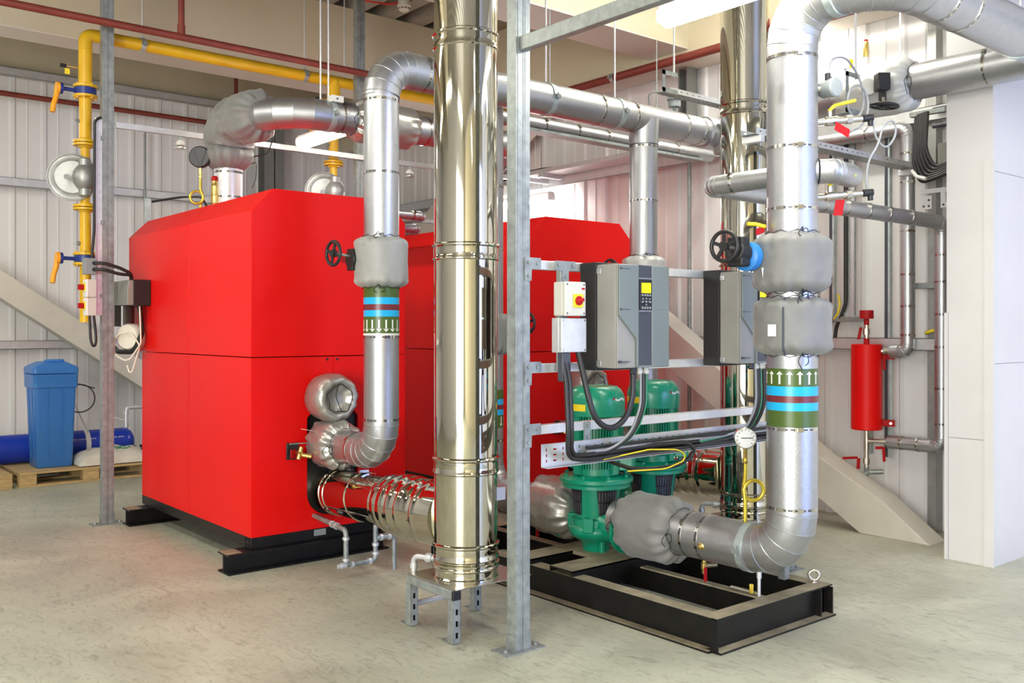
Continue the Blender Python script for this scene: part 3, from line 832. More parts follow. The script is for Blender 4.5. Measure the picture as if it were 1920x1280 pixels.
# isolator switch and junction box
def switch_box(name, label, x0, x1, y0, y1, z0, z1, axis='y', loc=None, group=None):
    t = thing(name, label, 'switch', ((x0 + x1) / 2, y1, z0), group)
    MB().box(x0, x1, y0 + 0.02, y1, z0, z1).build('enclosure', 'cream_plastic', t, bevel=0.006)
    MB().box(x0, x1, y0, y0 + 0.019, z0, z1).build('lid', 'cream_plastic', t, bevel=0.005)
    cx, cz = (x0 + x1) / 2 + 0.012, (z0 + z1) / 2 - 0.008
    p = MB().box(cx - 0.03, cx + 0.03, y0 - 0.006, y0, cz - 0.03, cz + 0.03).build('knob_plate', 'yellow_plain', t, bevel=0.003)
    MB().cyl((cx, y0 - 0.006, cz), (cx, y0 - 0.013, cz), 0.021, n=24).obox((cx, y0 - 0.017, cz), (1, 0, 0.25), (0, 1, 0), (-0.25, 0, 1), 0.021, 0.006, 0.007).build('rotary_knob', 'tag_red', t, bevel=0.002)
    for a in (x0 + 0.012, x1 - 0.012):
        for b in (z0 + 0.012, z1 - 0.012): MB().cyl((a, y0 - 0.001, b), (a, y0 + 0.001, b), 0.004, n=10).build('lid_screw', 'inv_dark', t)
    MB().box(x1 - 0.026, x1 - 0.008, y0 - 0.001, y0 + 0.001, z1 - 0.034, z1 - 0.026).build('badge', 'tag_red', t)
    return t
switch_box('isolator_switch', 'cream isolator switch with red knob on yellow plate beside the inverter', 2.80, 2.925, 3.02, 3.098, 1.458, 1.609)
t = thing('junction_box', 'plain pale grey junction box below the red-knob switch', 'junction box', (2.87, 3.1, 1.3))
MB().box(2.79, 2.94, 3.052, 3.098, 1.297, 1.45).build('enclosure', 'galv_bright', t, bevel=0.003)
MB().box(2.792, 2.942, 3.034, 3.051, 1.298, 1.449).build('lid', 'galv_bright', t, bevel=0.003)
for a in (2.802, 2.932):
    for b in (1.308, 1.439): MB().cyl((a, 3.033, b), (a, 3.035, b), 0.005, n=10).build('lid_screw', 'strap', t)
t = thing('strut_bracket', 'short upright strut hung from a T plate behind the red-knob switch', 'bracket', (2.87, 3.115, 1.2))
MB().box(2.845, 2.886, 3.099, 3.130, 1.21, 1.70).build('upright', 'galv', t, bevel=0.003)
mb = MB().prism([(2.81, 1.704), (2.93, 1.704), (2.93, 1.664), (2.89, 1.66), (2.89, 1.615), (2.85, 1.615), (2.85, 1.66), (2.81, 1.664)], -0.005, (0, 3.0985, 0))
for a, b in ((2.828, 1.685), (2.912, 1.685), (2.87, 1.635)): mb.cyl((a, 3.0935, b), (a, 3.085, b), 0.009, n=6)
mb.build('tee_plate', 'galv', t, smooth=False)

# ================================================================== CABLE TRAY UNDER THE RAILS
def tray_z(x): return 0.797 if True else 0
t = thing('cable_tray', 'perforated cable tray hung on edge below the bottom rail in front of the pumps', 'cable tray', (3.6, 3.12, 0.78))
x0, L, W = 2.755, 1.85, 0.100
holes = []
for k in range(int(L / 0.05) - 1):
    u = 0.028 + k * 0.05
    if k % 2 == 0: holes += [(u, u + 0.007, v, v + 0.013) for v in (0.018, 0.043, 0.068)]
    else: holes += [(u - 0.006, u + 0.013, v, v + 0.007) for v in (0.021, 0.046, 0.071)]
MB().slotted((x0, 3.128, 0.79), (1, 0, 0), (0, 0, 1), L, W, holes, -0.0015).build('tray_plate', 'galv_bright', t, smooth=False)
MB().box(x0, x0 + L, 3.085, 3.128, 0.788, 0.7898).box(x0, x0 + L, 3.112, 3.128, 0.8902, 0.892).build('tray_lip', 'galv_bright', t)
for x in (3.02, 4.42):
    mb = MB().box(x, x + 0.04, 3.1285, 3.133, 0.86, 0.975)
    for z in (0.955, 0.905): mb.cyl((x + 0.02, 3.1285, z), (x + 0.02, 3.120, z), 0.009, n=6)
    mb.build('hanger', 'galv', t)

cable('power_cable', 'thick black cable looping from the junction box up to the inverter', [(2.905, 3.05, 1.30), (2.905, 2.99, 1.12), (2.93, 2.97, 1.00), (3.03, 2.965, 0.945), (3.13, 2.965, 1.0), (3.16, 2.955, 1.10), (3.16, 2.955, 1.196)], 0.0135, R=0.14)
t = thing('cable_bundle', 'pair of black cables dropping from the junction box into the tray', 'cable', (2.83, 3.02, 1.3))
for k, dx in enumerate((0, 0.022)):
    cable('cable', None, [(2.815 + dx, 3.06, 1.30), (2.815 + dx, 3.03, 1.16), (2.80 + dx * 0.9, 3.0, 0.95), (2.83 + dx, 3.04, 0.835 + 0.012 * k), (2.98, 3.09, 0.808 + 0.02 * k), (3.4, 3.105, 0.808 + 0.02 * k), (4.55, 3.105, 0.812 + 0.02 * k)], 0.011, R=0.09, parent=t)
MB().box(2.803, 2.852, 3.04, 3.075, 1.17, 1.297).build('sheath', 'inv_dark', t, bevel=0.004)
t = thing('cable_bundle', 'grey and black cables dropping from the inverter glands into the tray', 'cable', (3.22, 2.96, 1.2))
for k, (dx, r_, m_) in enumerate(((0.0, 0.010, 'rubber'), (0.016, 0.006, 'bag_green'), (-0.02, 0.006, 'cable_grey'))):
    cable('cable', None, [(3.23 + dx, 2.955, 1.195), (3.235 + dx, 2.96, 1.05), (3.215 + dx, 3.0, 0.92), (3.15 + dx, 3.075, 0.84), (3.02, 3.1, 0.825 + 0.008 * k)], r_, m_, R=0.1, parent=t)
cable('earth_cable', 'black cable with yellow-green earth lead looping from the tray to the rear pump', [(3.05, 3.10, 0.83), (3.45, 3.09, 0.84), (3.70, 3.08, 0.835), (3.77, 3.09, 0.77), (3.66, 3.12, 0.715), (3.45, 3.2, 0.70), (3.62, 3.6, 0.70)], 0.011, R=0.06)
cable('earth_cable', 'thin yellow-green earth lead drooping below the tray', [(3.10, 3.085, 0.80), (3.40, 3.075, 0.822), (3.62, 3.07, 0.805), (3.70, 3.085, 0.75), (3.55, 3.10, 0.712), (3.32, 3.14, 0.718)], 0.0036, 'yellow_plain', R=0.06)
t = thing('cable_bundle', 'black and green cables dropping from the right-hand inverter into the tray', 'cable', (4.1, 2.95, 1.2))
for k, (dx, r_, m_) in enumerate(((0.0, 0.012, 'rubber'), (0.022, 0.006, 'bag_green'), (-0.022, 0.007, 'cable_grey'), (0.05, 0.010, 'rubber'))):
    cable('cable', None, [(4.10 + dx, 2.955, 1.195), (4.115 + dx, 2.96, 1.0), (4.12 + dx, 3.03, 0.88), (4.05 + dx, 3.09, 0.83 + 0.008 * k), (3.80, 3.095, 0.815 + 0.012 * k)], r_, m_, R=0.1, parent=t)
for k, z in enumerate((0.806, 0.842, 0.858)):
    cable('tray_cable', ['lowest black cable lying along the tray', 'middle grey cable lying along the tray', 'uppermost black cable lying along the tray'][k], [(3.0, 3.088 + 0.004 * k, z + 0.002), (3.6, 3.09, z + 0.004), (4.58, 3.092, z + 0.004)], (0.010, 0.006, 0.008)[k], ('rubber', 'cable_grey', 'rubber')[k], group='cables along the tray')

# ================================================================== PUMPS
def make_pump():
    cx, cy = 3.70, 3.74
    t = thing('pump', 'front green vertical pump with dark vent grille on the black skid', 'pump', (cx, cy, 0.18), 'green pumps')
    ax = (0, 0, 1)
    zf = 0.562
    # fan cowl
    mb = MB().use('green').lathe([(0.158, 0.925), (0.160, 0.935), (0.160, 1.005), (0.157, 1.028), (0.149, 1.050), (0.136, 1.070), (0.118, 1.083), (0.112, 1.086), (0.108, 1.083), (0.0001, 1.083)], (cx, cy, 0), ax, 64)
    mb.build('fan_cowl', None, t, ang=50)
    m2 = MB(); rr = 0.161   # yellow sticker on the cowl
    n = 12
    for k in range(n):
        a0 = math.radians(142 + k * 5.2); a1 = math.radians(142 + (k + 1) * 5.2)
        i = m2.add([(cx + rr * math.cos(a), cy + rr * math.sin(a), z) for a, z in ((a0, 0.955), (a1, 0.955), (a1, 0.992), (a0, 0.992))]); m2.face((i, i + 1, i + 2, i + 3))
    m2.build('warning_sticker', 'yellow_plain', t, recalc=False)
    m2 = MB(); prev = None   # small maker's badge: a white swoosh with a red dot
    def cow(a, z):
        rr = 0.1615 if z < 1.0 else 0.1615 - (z - 1.0) * 0.13
        return V((cx + rr * math.cos(a), cy + rr * math.sin(a), z))
    for k in range(9):
        a = math.radians(268 + k * 3.4); z = 1.018 - 0.0022 * math.sin(k * 0.9) * 2
        m2.use('white').obox(cow(a, z), (-math.sin(a), math.cos(a), 0), (0, 0, 1), (math.cos(a), math.sin(a), 0), 0.0042, 0.0035 if k % 2 else 0.006, 0.001)
    a = math.radians(263); m2.use('tag_red').obox(cow(a, 1.023), (-math.sin(a), math.cos(a), 0), (0, 0, 1), (math.cos(a), math.sin(a), 0), 0.005, 0.006, 0.0012)
    m2.build('badge', None, t)
    # finned motor
    mb = MB().use('green').cyl((cx, cy, 0.60), (cx, cy, 0.956), 0.128, n=48)
    for k in range(60):
        a = 2 * PI * k / 60
        if abs(math.sin(2 * a)) < 0.10: continue
        d = V((math.cos(a), math.sin(a), 0)); mb.obox(V((cx, cy, 0.79)) + d * 0.138, d, (-d.y, d.x, 0), (0, 0, 1), 0.014, 0.0022, 0.15)
    for k in range(4):
        a = PI / 2 * k; d = V((math.cos(a), math.sin(a), 0)); mb.obox(V((cx, cy, 0.78)) + d * 0.135, d, (-d.y, d.x, 0), (0, 0, 1), 0.015, 0.022, 0.17)
    mb.build('motor', None, t)
    # terminal box towards the right of the picture
    d = V((0.62, -0.78, 0)); s = V((0.78, 0.62, 0))
    c = V((cx, cy, 0.70)) + d * 0.155 + s * 0.03
    tb = MB().use('green').obox(c, s, (0, 0, 1), d, 0.085, 0.075, 0.055).build('terminal_box', None, t, bevel=0.008)
    MB().cyl(c + d * 0.055, c + d * 0.061, 0.045, n=28).obox(c + d * 0.056, s, (0, 0, 1), d, 0.072, 0.062, 0.003).build('terminal_lid', 'green', tb, bevel=0.002)
    # flange
    MB().use('green').lathe([(0.12, 0.606), (0.150, 0.598), (0.196, 0.590), (0.204, 0.584), (0.204, 0.566), (0.196, 0.562), (0.190, 0.552), (0.190, 0.536), (0.15, 0.530), (0.1, 0.53)][::-1], (cx, cy, 0), ax, 72).build('flange', None, t, ang=30)
    for k in range(8):
        a = 2 * PI * (k + 0.5) / 8; MB().cyl((cx + 0.178 * math.cos(a), cy + 0.178 * math.sin(a), 0.59), (cx + 0.178 * math.cos(a), cy + 0.178 * math.sin(a), 0.606), 0.011, n=6).build('flange_bolt', 'green', t)
    # lantern with dark vent grilles
    MB().use('green').lathe([(0.118, 0.365), (0.122, 0.40), (0.130, 0.47), (0.138, 0.531)], (cx, cy, 0), ax, 56).build('lantern', None, t)
    for a0 in (254, 344, 74, 164):
        m3 = MB().use('heat_sink'); n = 8
        for k in range(n):
            aa = math.radians(a0 - 26 + k * 52 / n); ab = math.radians(a0 - 26 + (k + 1) * 52 / n)
            def q(a, z):
                f_ = (z - 0.385) / 0.14; rr = 0.1235 + f_ * 0.0155; sh = math.radians(a0); a_ = sh + (a - sh) * (0.80 + 0.25 * f_)
                return (cx + rr * math.cos(a_), cy + rr * math.sin(a_), z)
            i = m3.add([q(aa, 0.385), q(ab, 0.385), q(ab, 0.525), q(aa, 0.525)]); m3.face((i, i + 1, i + 2, i + 3))
        m3.use('inv_dark')
        for k in range(7):
            aa = math.radians(a0 - 21 + k * 7); d = V((math.cos(aa), math.sin(aa), 0))
            m3.obox(V((cx, cy, 0.488)) + d * 0.1365, (-d.y, d.x, 0), (0, 0, 1), d, 0.0032, 0.024, 0.0018)
            m3.obox(V((cx, cy, 0.428)) + d * 0.130, (-d.y, d.x, 0), (0, 0, 1), d, 0.0032, 0.024, 0.0018)
        m3.build('vent_grille', None, t, recalc=False)
    # casing
    prof = [(0.05, 0.20), (0.075, 0.205), (0.088, 0.232), (0.12, 0.25), (0.142, 0.268), (0.152, 0.29), (0.148, 0.312), (0.135, 0.322), (0.135, 0.36), (0.118, 0.366)]
    MB().use('green').lathe(prof, (cx, cy, 0), ax, 64).build('volute', None, t, ang=45)
    for k in range(4):
        a = math.radians(29 + 90 * k); d = V((math.cos(a), math.sin(a), 0))
        MB().use('green').obox(V((cx, cy, 0.335)) + d * 0.135, d, (-d.y, d.x, 0), (0, 0, 1), 0.022, 0.03, 0.04).build('boss', None, t, bevel=0.006)
    for sgn in (1, -1):   # suction and discharge necks along the pipe line
        MB().use('green').lathe([(0.10, 0.0), (0.085, 0.06), (0.085, 0.16), (0.125, 0.162), (0.125, 0.185)], (cx, cy - sgn * 0.06, 0.325), (0, -sgn, 0), 40).build('neck', None, t)
    mb = MB().use('green').lathe([(0.080, 0.0), (0.072, -0.065), (0.055, -0.085)][::-1], (cx, cy, 0.235), ax, 40)
    mb.cyl((cx - 0.03, cy - 0.075, 0.18), (cx - 0.03, cy - 0.075, 0.27), 0.017, n=20).cyl((cx + 0.03, cy + 0.075, 0.18), (cx + 0.03, cy + 0.075, 0.27), 0.017, n=20)
    mb.build('foot', None, t)
    MB().cyl((cx + 0.075, cy - 0.115, 0.372), (cx + 0.09, cy - 0.13, 0.372), 0.008, n=10).build('vent_plug', 'brass', t)
    return t
pump = make_pump()
pump2 = dup(pump, (0.66, 0.17, 0), 'rear green vertical pump behind the front one')
bpy.data.objects.remove([c for c in kids(pump2) if c.name.startswith('neck')][0])

# ================================================================== PUMP SKID
t = thing('pump_skid', 'black steel channel skid on the floor under the pumps', 'skid', (3.7, 3.4, 0))
def ibeam(p0, p1, out, h=0.15, w=0.085, z=0.0, name='side_beam'):
    p0 = V(p0); p1 = V(p1); d = (p1 - p0).normalized(); o = V(out)
    L = (p1 - p0).length
    # out side: web near the outer face, bottom flange sticks outwards a little more
    P = [(0.02, z), (0.02, z + 0.008), (-0.030, z + 0.012), (-0.030, z + h - 0.012), (0.0, z + h - 0.007), (0.0, z + h), (-w, z + h), (-w, z + h - 0.007), (-0.040, z + h - 0.012), (-0.040, z + 0.012), (-w, z + 0.008), (-w, z)]
    mb = MB().use('skid_black'); mb.prism(P, L, p0, o, (0, 0, 1), d)
    mb.use('skid_dusty').prism([(-0.001, z + h), (-0.001, z + h + 0.0008), (-w + 0.001, z + h + 0.0008), (-w + 0.001, z + h)], L - 0.004, p0 + d * 0.002, o, (0, 0, 1), d)
    mb.prism([(0.018, z + 0.0083), (0.018, z + 0.0090), (-0.026, z + 0.0122), (-0.026, z + 0.0115)], L - 0.004, p0 + d * 0.002, o, (0, 0, 1), d)
    if name == 'end_beam':
        for q in mb.v: q.z += 0.0009
    return mb.build(name, None, t, smooth=False)
sx0, sx1, sy0, sy1 = 3.265, 4.165, 2.565, 4.75
ibeam((sx0, sy0 + 0.03, 0), (sx0, sy1, 0), (-1, 0, 0)); ibeam((sx1, sy1, 0), (sx1, sy0 + 0.03, 0), (1, 0, 0))
ibeam((sx1 - 0.003, sy0, 0), (sx0 + 0.003, sy0, 0), (0, -1, 0), name='end_beam'); ibeam((sx0 + 0.003, sy1, 0), (sx1 - 0.003, sy1, 0), (0, 1, 0), name='end_beam')
MB().box(sx0 - 0.001, sx0 + 0.005, sy0 - 0.005, sy0 + 0.035, 0.009, 0.143).build('end_plate', 'skid_black', t)
MB().box(sx1 - 0.11, sx1 - 0.104, sy0 - 0.005, sy0 + 0.035, 0.012, 0.140).box(sx1 - 0.02, sx1 - 0.012, sy0 - 0.01, sy0 + 0.035, 0.012, 0.140).build('stiffener', 'skid_black', t)
mb = MB().use('skid_black').box(3.71, 3.718, sy0 + 0.1, sy1 - 0.09, 0.03, 0.142)
mb.use('skid_dusty').box(3.69, 3.74, sy0 + 0.092, 3.40, 0.1425, 0.150).box(3.69, 3.74, 3.95, sy1 - 0.09, 0.1425, 0.150)
mb.build('centre_bar', None, t, smooth=False)
def cross(y0, y1, label=None):
    mb = MB().use('skid_black').box(sx0, sx1, y0, y0 + 0.008, 0.1515, 0.178).box(sx0, sx1, y1 - 0.008, y1, 0.1515, 0.178).box(sx0, sx1, y0, y1, 0.171, 0.1785)
    mb.box(sx0 + 0.09, sx1 - 0.09, y0, y0 + 0.008, 0.06, 0.151).box(sx0 + 0.09, sx1 - 0.09, y1 - 0.008, y1, 0.06, 0.151)
    mb.use('skid_dusty').box(sx0 + 0.002, sx1 - 0.002, y0 + 0.002, y1 - 0.002, 0.1786, 0.1794)
    return mb.build('cross_channel', None, t, smooth=False)
cross(3.47, 3.64); cross(3.80, 3.95)
MB().box(3.58, 3.84, 3.62, 3.86, 0.16, 0.1792).build('mounting_plate', 'skid_dusty', t)
MB().torus((4.12, 2.64, 0.186), (0.75, 0.66, 0), 0.024, 0.008, 28, 10).cyl((4.12, 2.64, 0.1505), (4.12, 2.64, 0.164), 0.014, n=16).cyl((4.12, 2.64, 0.1505), (4.12, 2.64, 0.154), 0.022, n=18).build('lifting_eye', 'nickel', t)
# separate plinth of the rear pump
t = thing('pump_plinth', 'black steel plinth under the rear green pump', 'plinth', (4.36, 3.91, 0))
MB().box(4.19, 4.53, 3.76, 4.06, 0, 0.1787).build('plinth', 'skid_black', t, bevel=0.004)

# ================================================================== RISER AND PUMP LINE
RX, RY, RZ, RR = 3.70, 2.483, 0.377, 0.112
S = []
for z in (2.62, 2.215, 1.94, 0.955, 0.598): S.append(((RX, RY, z), (0, 0, 1)))
pr_ = pipe_run('insulated_pipe', 'thick silver riser climbing from the pumps and bending away at the top right', 'pipe',
    [(RX, 3.56, RZ), (RX, RY, RZ), (RX, RY, 2.875), (RX, 2.02, 2.875), (5.32, 2.02, 2.875), (5.32, 2.02, ZC - 0.002)], RR, [0.20, 0.20, 0.26, 0.18], straps=S, loc=(RX, RY, 0))
for y in (2.95, 3.05): strap(pr_, (RX, y, RZ), (0, 1, 0), RR)
for x in (4.02, 4.22): strap(pr_, (x + 0.1, 2.02, 2.875), (1, 0, 0), RR)
id_band(pr_, RX, RY, [(1.146, 1.225, 'olive'), (1.104, 1.146, 'cyan'), (1.074, 1.104, 'maroon'), (1.038, 1.074, 'cyan'), (0.965, 1.038, 'olive')], RR, True, (1.156, 1.214), 16)
def pipe_clamp(label, c, d, r, rod_top=None, group=None):
    c = V(c); d = V(d).normalized()
    t = thing('pipe_clamp', label, 'pipe clamp', c, group)
    MB().lathe([(r + 0.001, -0.018), (r + 0.006, -0.018), (r + 0.006, 0.018), (r + 0.001, 0.018)], c, d, 44).build('clamp_band', 'galv_green', t)
    s = d.cross(V((0, 0, 1)))
    if s.length < 0.2: s = V((1, 0, 0))
    s.normalize()
    if s.dot(V((-0.6, -0.77, 0))) < 0: s = -s
    mb = MB().obox(c + s * (r + 0.014), d, s, d.cross(s), 0.016, 0.012, 0.012); mb.cyl(c + s * (r + 0.016) - V((0, 0, 0.024)), c + s * (r + 0.016) + V((0, 0, 0.024)), 0.005, n=8)
    mb.build('clamp_bolt', 'galv', t)
    if rod_top: MB().cyl(c + V((0, 0, r + 0.005)), V((c.x, c.y, rod_top)), 0.006, n=10).build('threaded_rod', 'galv_bright', t)
    return t
pipe_clamp('wide clamp where the pump pipe meets its lower bend', (RX, 2.70, RZ), (0, 1, 0), RR)
pipe_clamp('wide clamp on the top bend of the thick riser', (RX, 2.255, 2.875), (0, 1, 0), RR, ZC)
pipe_clamp('wide clamp on the thick pipe at the top right edge', (4.98, 2.02, 2.875), (1, 0, 0), RR, ZC)
# support leg under the lower bend
t = thing('pipe_support', 'short strut leg under the lower bend of the thick riser', 'pipe support', (4.05, 2.62, 0))
MB().box(4.035, 4.076, 2.75, 2.79, 0.1515, 0.30).build('leg', 'galv', t, bevel=0.003)
MB().box(3.76, 4.076, 2.755, 2.785, 0.262, 0.30).build('arm', 'galv', t, bevel=0.003)
# jackets
t = thing('valve_jacket', 'upper grey jacketed valve on the thick riser, with black handwheel', 'insulated valve', (RX, RY, 1.56), 'grey jackets on the thick riser')
jacket(t, (RX, RY, 1.565), (RX, RY, 1.83), 0.172, 0.114, 'fabric', seed=1.3, lump=0.010, gather=0.012, end=0.20)
drawstring(t, (RX, RY, 1.835), (0, 0, 1), 0.117, 2, hang=0.03); drawstring(t, (RX, RY, 1.562), (0, 0, 1), 0.118, 5, hang=0.04)
hw = handwheel(t, (3.336, 2.58, 1.762), (1, 0.12, 0), 0.072, spokes=5)
MB().cyl((3.336, 2.58, 1.762), (3.41, 2.58, 1.755), 0.010, n=12).build('spindle', 'nickel', t)
mb = MB().cyl((3.40, 2.58, 1.745), (3.475, 2.58, 1.735), 0.050, n=24).obox((3.435, 2.58, 1.742), (1, 0, 0), (0, 1, 0), (0, 0, 1), 0.030, 0.042, 0.066); mb.build('gearbox', 'black', t, bevel=0.008)
MB().lathe([(0.05, 0), (0.066, 0.01), (0.066, 0.05), (0.05, 0.06)], (3.475, 2.58, 1.725), (1, 0, 0), 24).build('valve_neck', 'blue_bright', t)
MB().obox((3.545, 2.51, 1.645), (0.85, -0.5, 0.12), (-0.12, 0.05, 1), (0.5, 0.85, 0), 0.020, 0.030, 0.001).build('paper_tag', 'white', t)
t = thing('valve_jacket', 'lower grey jacket on the thick riser, with a white tag on a string', 'insulated valve', (RX, RY, 1.28), 'grey jackets on the thick riser')
jacket(t, (RX, RY, 1.285), (RX, RY, 1.542), 0.172, 0.114, 'fabric', seed=4.1, lump=0.012, gather=0.014, end=0.18)
drawstring(t, (RX, RY, 1.545), (0, 0, 1), 0.117, 3, hang=0.13); drawstring(t, (RX, RY, 1.282), (0, 0, 1), 0.118, 8, hang=0.06)
d = V((-0.995, -0.10, 0))
MB().obox(V((RX, RY, 1.395)) + d * 0.180, (0.10, -0.995, 0), (0, 0, 1), d, 0.02, 0.026, 0.001).build('paper_tag', 'white', t)
mb = MB(); dd = V((-0.93, -0.37, 0)); pts = [V((RX, RY, z)) + dd * (0.180 if 0.03 < (z - 1.285) < 0.225 else 0.15) for z in [1.29 + 0.25 * k / 10 for k in range(11)]]
mb.sweep(pts, 0.004, 8).build('seam', 'inv_dark', t)
t = thing('valve_jacket', 'lumpy grey jacket on the pump pipe between the front pump and the lower bend', 'insulated valve', (RX, 3.3, RZ))
jacket(t, (RX, 3.50, RZ - 0.01), (RX, 3.125, RZ - 0.005), 0.170, 0.114, 'fabric', seed=7.7, lump=0.020, gather=0.018, end=0.22)
drawstring(t, (RX, 3.12, RZ), (0, 1, 0), 0.119, 2, hang=0.05); drawstring(t, (RX, 3.505, RZ), (0, 1, 0), 0.122, 6, hang=0.02)
# gauge with syphon on the pump pipe
def gauge(name, label, base, ztop, R, facing, m_case, loop_c, loop_ax, loop_r, mtube='brass_yellow', back=False, tube_r=0.0095):
    base = V(base); f = V(facing).normalized()
    t = thing(name, label, 'pressure gauge', base)
    c = V((base.x, base.y, ztop))
    mb = MB().lathe([(R * 0.9, -0.028), (R, -0.022), (R, 0.012), (R * 0.92, 0.014), (R * 0.90, 0.006)], c, f, 40); mb.build('case', m_case, t)
    MB().cyl(c + f * 0.002, c + f * 0.0065, R * 0.91, n=40).build('dial', 'dial', t)
    s = f.cross(V((0, 0, 1))).normalized()
    mb = MB().obox(c + f * 0.0085 - s * R * 0.15, s, (0, 0, 1), f, R * 0.55, 0.0018, 0.0008)
    for k in range(11):
        a = math.radians(-40 + k * 26); q = c + f * 0.0075 + (s * math.cos(a) + V((0, 0, 1)) * math.sin(a)) * R * 0.76
        mb.obox(q, (s * math.cos(a) + V((0, 0, 1)) * math.sin(a)), (-s * math.sin(a) + V((0, 0, 1)) * math.cos(a)), f, R * 0.07, 0.0012, 0.0005)
    mb.build('needle', 'black', t)
    lc = V(loop_c); la = V(loop_ax).normalized(); up = V((0, 0, 1)); ls = la.cross(up).normalized()
    pts = [base, V((base.x, base.y, lc.z - loop_r * 0.9))]
    x0 = (V((base.x, base.y, 0)) - V((lc.x, lc.y, 0))).dot(ls)
    a0 = PI if x0 < 0 else 0.0
    sg = -1 if x0 < 0 else 1
    loop = []
    for k in range(29):
        a = a0 + sg * (2 * PI * k / 28)
        loop.append(lc + ls * math.cos(a) * loop_r + up * math.sin(a) * loop_r + la * (0.016 * k / 28))
    pts += loop + [V((base.x, base.y, lc.z + loop_r * 1.4)) , c - up * (R + 0.03)]
    MB().sweep(pts, tube_r, 12).build('syphon_tube', mtube, t)
    mb = MB().cyl(c - up * (R + 0.045), c - up * (R - 0.004), 0.011, n=6).cyl(c - up * (R + 0.085), c - up * (R + 0.045), 0.009, n=12).cyl(c - up * (R + 0.07), c - up * (R + 0.058), 0.014, n=6)
    mb.build('stem', 'brass', t)
    return t
g = gauge('pressure_gauge', 'white dial pressure gauge on a looped brass tube above the pump pipe', (RX, 2.74, RZ + RR), 0.885, 0.051, (-0.62, -0.78, 0.0), 'nickel', (RX + 0.035, 2.715, 0.635), (0.62, 0.78, 0), 0.048)
MB().obox((RX - 0.018, 2.745, 0.745), (0.1, 0, 1), (0.77, -0.63, 0), (0.6, 0.77, 0), 0.024, 0.005, 0.004).build('cock_handle', 'black', g)
# drain cocks under the pump pipe
def drain_cock(label, x, y, ztop, handle='tag_red'):
    t = thing('drain_cock', label, 'valve', (x, y, ztop))
    MB().lathe([(0.010, 0), (0.010, 0.02), (0.015, 0.022), (0.015, 0.05), (0.011, 0.055), (0.011, 0.075)], (x, y, ztop), (0, 0, -1), 16).build('body', 'brass', t)
    MB().cyl((x, y, ztop - 0.035), (x + 0.05, y - 0.04, ztop - 0.03), 0.011, n=14).build('outlet', 'nickel', t)
    MB().box(x - 0.036, x - 0.012, y - 0.03, y - 0.026, ztop - 0.105, ztop - 0.035).build('handle', handle, t, bevel=0.002)
    return t
drain_cock('red-handled drain cock under the pump pipe', RX, 2.985, RZ - RR + 0.004)
drain_cock('red-handled drain cock under the suction pipe by the near post', RX, 4.235, RZ - 0.10)
t = thing('drain_pipe', 'thin upright drain pipe with a yellow tap under the lower bend', 'pipe', (3.705, 2.665, 0.151))
MB().cyl((3.705, 2.665, 0.151), (3.705, 2.665, 0.275), 0.008, n=14).cyl((3.705, 2.665, 0.235), (3.705, 2.665, 0.268), 0.012, n=14).build('pipe', 'galv_bright', t)
MB().cyl((3.70, 2.665, 0.163), (3.70, 2.82, 0.163), 0.009, n=12).build('outlet', 'nickel', t)
MB().obox((3.68, 2.69, 0.185), (0, 0, 1), (0.77, -0.64, 0), (0.64, 0.77, 0), 0.022, 0.009, 0.006).build('tap_handle', 'brass_yellow', t, bevel=0.002)
MB().lathe([(0.018, 0), (0.018, 0.006), (0.011, 0.010), (0.011, 0.022), (0.006, 0.024)], (RX - 0.105, 2.915, RZ - 0.02), (-1, -0.1, -0.1), 16).build('plug', 'brass', pr_)

# suction line on the far side of the front pump
su = pipe_run('insulated_pipe', 'silver suction pipe dropping behind the steel flue and running to the front pump', 'pipe',
    [(RX, 4.72, 2.80), (RX, 4.72, RZ), (RX, 3.92, RZ)], 0.103, 0.20, straps=[((RX, 4.72, z), (0, 0, 1)) for z in (2.3, 1.9, 0.70)] + [((RX, 4.27, RZ), (0, 1, 0))])
id_band(su, RX, 4.72, [(0.96, 1.02, 'olive'), (0.925, 0.96, 'cyan'), (0.895, 0.925, 'maroon'), (0.86, 0.895, 'cyan'), (0.78, 0.86, 'olive')], 0.103, False, (0.79, 0.85), 14)
t = thing('valve_jacket', 'lumpy grey jacket on the suction pipe left of the front pump', 'insulated valve', (RX, 4.05, RZ))
jacket(t, (RX, 4.24, RZ), (RX, 3.87, RZ - 0.01), 0.165, 0.106, 'fabric_silver', seed=2.2, lump=0.018, gather=0.016, end=0.3)
drawstring(t, (RX, 4.245, RZ), (0, 1, 0), 0.111, 2, hang=0.03)
t = thing('valve_jacket', 'jacketed valve with black handwheel showing to the right of the near post', 'insulated valve', (RX, 4.72, 1.35))
jacket(t, (RX, 4.72, 1.24), (RX, 4.72, 1.50), 0.150, 0.106, 'fabric', seed=3.2)
handwheel(t, (4.03, 4.72, 1.44), (1, 0.1, 0), 0.078, spokes=5)
MB().cyl((3.84, 4.72, 1.435), (4.03, 4.72, 1.44), 0.010, n=12).cyl((3.82, 4.72, 1.435), (3.88, 4.72, 1.435), 0.05, n=20).build('gearbox', 'blue_bright', t)

